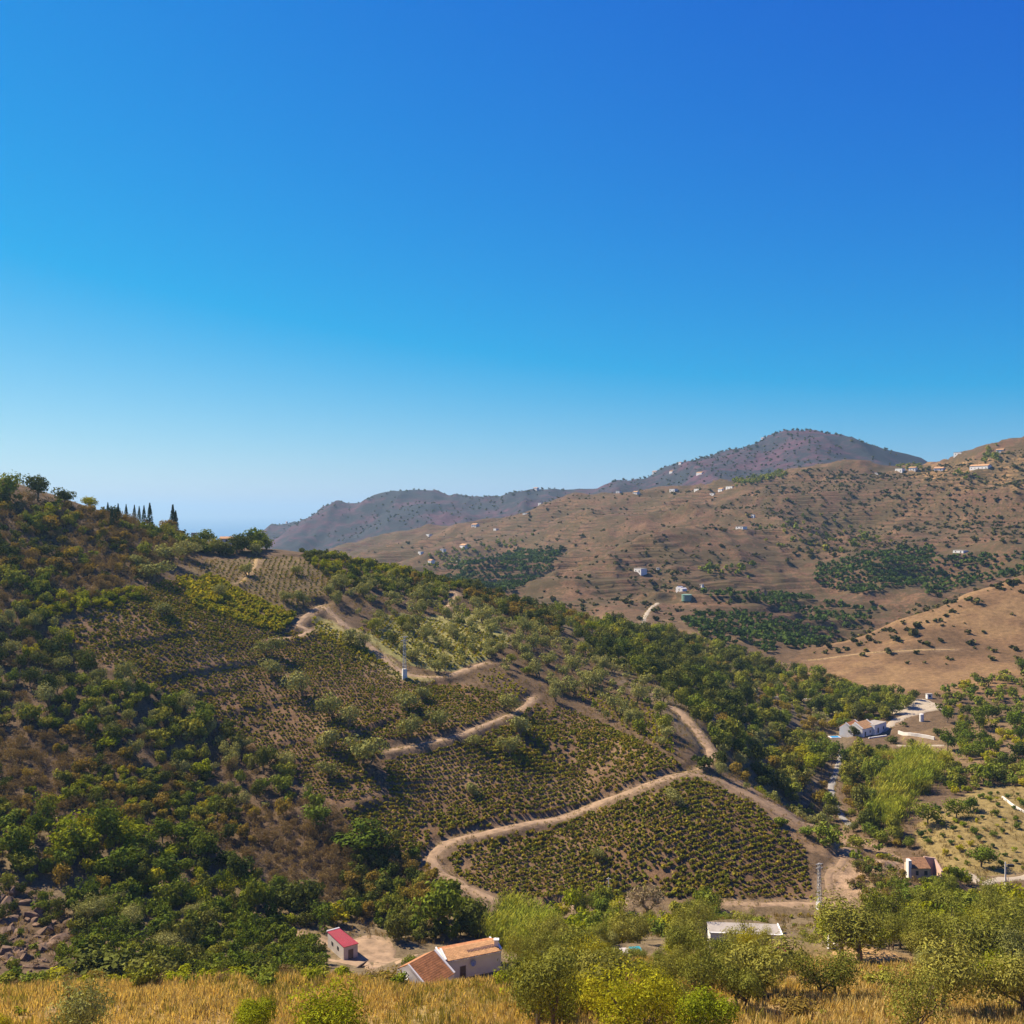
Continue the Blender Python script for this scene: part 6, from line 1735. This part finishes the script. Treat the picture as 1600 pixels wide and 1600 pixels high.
# -- vines
vx, vy, vw, vk = [], [], [], []
for poly, rot, sp, sx, lush, wr, d0, d1 in ((ZV_LOW, R(24), 1.7, .52, 0, (1.1, 1.7), 215, 300), (ZV_MID, R(20), 1.75, .52, 0, (1.1, 1.65), 235, 370), (ZV_UP, R(14), 1.85, .56, 0, (1.0, 1.5), 270, 430),
                                ([(275,905),(330,900),(400,935),(465,965),(440,990),(380,975),(300,945)], R(-30), 1.7, .8, 1, (1.6, 2.2), 330, 430),
                                ([(300,880),(440,868),(520,880),(510,930),(470,955),(400,930)], R(-20), 2.2, 1.1, 0, (.8, 1.3), 370, 500),
                                ([(485,965),(560,1000),(640,1058),(560,1025),(500,1000)], R(30), 1.8, .9, 1, (1.0, 1.5), 300, 430),
                                ([(560,985),(640,1035),(700,1050),(770,1025),(800,1000),(700,975),(600,960)], R(20), 2.0, 1, 1, (.9, 1.4), 300, 460),
                                ([(730,1060),(770,1045),(830,1085),(810,1092)], R(20), 1.9, 1, 1, (.9, 1.3), 290, 380),
                                ([(880,1075),(980,1090),(1050,1130),(1060,1185),(980,1140)], R(20), 1.9, 1, 1, (.9, 1.3), 280, 360)):
    x, y, z, u, v = ground_samples(poly, sp, d0, d1, .34, rot, sx)
    miss = fbm(x / 14, y / 14, 3, 95)
    ok = (track_dist(x, y) > .7) & clear_of(x, y) & visible(x, y, z, .8) & (rng.random(len(x)) < np.clip(1.75 - 1.4 * miss, .5, .97))
    vig = .72 + .6 * fbm(x / 22, y / 22, 3, 97)
    vx.append(x[ok]); vy.append(y[ok]); vw.append(rng.uniform(*wr, ok.sum()) * vig[ok]); vk.append(np.full(ok.sum(), lush))
vx, vy, vw, vk = map(np.concatenate, (vx, vy, vw, vk))
o_ = np.argsort(-(vw / vy) * (vk == 0))
for i in o_[:LIMIT]:
    plant('vine', vx[i], vy[i], vw[i], 'grapevine', *[where_label('low grapevine', *project(vx[i], vy[i], float(ground(vx[i], vy[i]))), vw[i] * F / vy[i], 8.5, 9.5)[q] if q < 2 else 'grapevine' for q in (0, 2, 1)], False, random.uniform(.85, 1.15))
rest = o_[LIMIT:]
for lush, key, nm, lb in ((0, 'vine', 'vineyard_rows', 'rows of low grapevine bushes covering the hillside'), (1, 'vine_lush', 'lush_vineyard_rows', 'rows of bright yellow green grapevines on the upper hill')):
    r_ = rest[vk[rest] == lush]
    stuff_mesh(nm, key, vx[r_], vy[r_], ground(vx[r_], vy[r_]), vw[r_], [LM[key]], lb)

# -- herbs and low scrub in the meadow
x, y, z, u, v = ground_samples([(-60,1500),(1660,1500),(1660,1640),(-60,1640)], 2.6, 88, 150, 1.0)
ok = visible(x, y, z, .8) & clear_of(x, y, .2) & (rng.random(len(x)) < np.clip((fbm(x / 12, y / 12, 3, 58) - .35) * 2.4, .04, .8))
x, y = x[ok], y[ok]; kk = rng.integers(0, 3, len(x))
for q, (key, nm, lb) in enumerate((('bush_brown', 'meadow_dead_scrub', 'low dead brown scrub dotting the foreground meadow'), ('bush_lime', 'meadow_herbs', 'low yellow green herbs dotting the foreground meadow'), ('bush_ochre', 'meadow_straw_herbs', 'low straw coloured herbs dotting the foreground meadow'))):
    m_ = kk == q
    if key == 'bush_lime': m_ &= rng.random(len(x)) < .6
    stuff_mesh(nm, key, x[m_], y[m_], ground(x[m_], y[m_]), rng.uniform(.7, 1.7, m_.sum()), [LIB[key][0]['whole'].materials[0]], lb, rng.uniform(.5, .9, m_.sum()))

# -- weeds along the edges of the tracks
ex_, ey_ = [], []
for nm, ln, zc, w, lab, mt in TRK:
    T = np.gradient(ln, axis=0); T /= np.linalg.norm(T, axis=1)[:, None] + 1e-9
    Nn = np.stack([-T[:, 1], T[:, 0]], 1)
    for s_ in (-1, 1):
        for rep_ in range(1):
            o__ = s_ * (w / 2 * rng.uniform(.8, 1.5, len(ln)))
            k_ = vnoise(np.arange(len(ln)) / 6.0, np.full(len(ln), s_ * 7.7 + rep_), 33) > .42
            q_ = ln + Nn * o__[:, None] + rng.normal(size=ln.shape) * .3
            ex_.append(q_[k_, 0]); ey_.append(q_[k_, 1])
    ctr = ln + rng.normal(size=ln.shape) * .25; k_ = vnoise(np.arange(len(ln)) / 9.0, np.full(len(ln), 3.1), 34) > .6
    ex_.append(ctr[k_, 0]); ey_.append(ctr[k_, 1])
ex_, ey_ = np.concatenate(ex_), np.concatenate(ey_)
stuff_mesh('verge_weeds', 'tuft', ex_, ey_, ground(ex_, ey_), rng.uniform(.4, 1.1, len(ex_)), [LM['grass_green']], 'dry weeds along the edges of the dirt tracks', np.full(len(ex_), .7))

# -- dry grass of the meadow and rough grass on the slopes
x, y, z, u, v = ground_samples([(-180,1500),(1780,1500),(1780,1640),(-180,1640)], .80, 88, 152, 1.0)
gn = fbm(x / 9, y / 9, 4, 51)
ok = visible(x, y, z, .8) & clear_of(x, y, -1.0) & (rng.random(len(x)) < np.clip(2.2 * fbm(x / 7, y / 7, 3, 56) - .1, .25, .95))
x, y, gn = x[ok], y[ok], gn[ok]
green = (rng.random(len(x)) < np.clip((gn - .5) * 3, .06, .6))
w_ = rng.uniform(.7, 1.35, len(x)) * (0.7 + .7 * fbm(x / 5, y / 5, 2, 55))
for m_, mat_, nm, lb in ((~green, 'grass', 'dry_grass', 'golden dry grass covering the foreground meadow'), (green, 'grass_green', 'rough_grass', 'patches of greener rough grass in the foreground meadow')):
    stuff_mesh(nm, 'tuft', x[m_], y[m_], ground(x[m_], y[m_]), w_[m_], [LM[mat_]], lb)
x, y, z, u, v = ground_samples([(-60,740),(1000,860),(1450,1300),(1640,1200),(1640,1400),(1200,1460),(-60,1500)], 1.9, 165, 430, 1.0)
ok = visible(x, y, z, .8) & clear_of(x, y, -.5) & (track_dist(x, y) > .3) & (rng.random(len(x)) < .55 * np.clip(.3 + 1.6 * (fbm(x / 12, y / 12, 3, 99) - .2), 0, 1))
for zp in (ZV_LOW, ZV_MID, ZV_UP): ok &= ~(in_poly(u, v, zp) & (rng.random(len(x)) < .8))
x, y = x[ok], y[ok]
stuff_mesh('slope_grass', 'tuft', x, y, ground(x, y), rng.uniform(.7, 1.5, len(x)), [leaf_mat('grass_slope', (.22,.16,.07), (.27,.19,.08), (.20,.17,.05), .25, .4)], 'tufts of dry grass and herbs on the hillsides')
print('COUNTS', {k: len(v) for k, v in QUEUE.items()}, {k: len(v) for k, v in OVER.items()}, 'vines', len(vx))
for me in [m_ for m_ in bpy.data.meshes if m_.users == 0]:
    bpy.data.meshes.remove(me)
# ---------------------------------------------------------------- the air
HX, HY, HTOP = 61000, 61000, 330
hv = [(-HX, -2500, SEA_Z - 1), (HX, -2500, SEA_Z - 1), (HX, HY, SEA_Z - 1), (-HX, HY, SEA_Z - 1), (-HX, -2500, HTOP), (HX, -2500, HTOP), (HX, HY, HTOP), (-HX, HY, HTOP)]
hf = [(3, 2, 1, 0), (4, 5, 6, 7), (0, 1, 5, 4), (1, 2, 6, 5), (2, 3, 7, 6), (3, 0, 4, 7)]
m, nt, nd, lk, out = new_mat('haze_air')
pv = N(nd, 'ShaderNodeVolumePrincipled')
pv.inputs['Color'].default_value = (.43, .68, .92, 1)
pv.inputs['Density'].default_value = 0.000068
pv.inputs['Anisotropy'].default_value = 0.2
lk.new(pv.outputs[0], out.inputs['Volume'])
tag(link('haze', mesh_np('haze', hv, hf, [m])), kind='stuff')
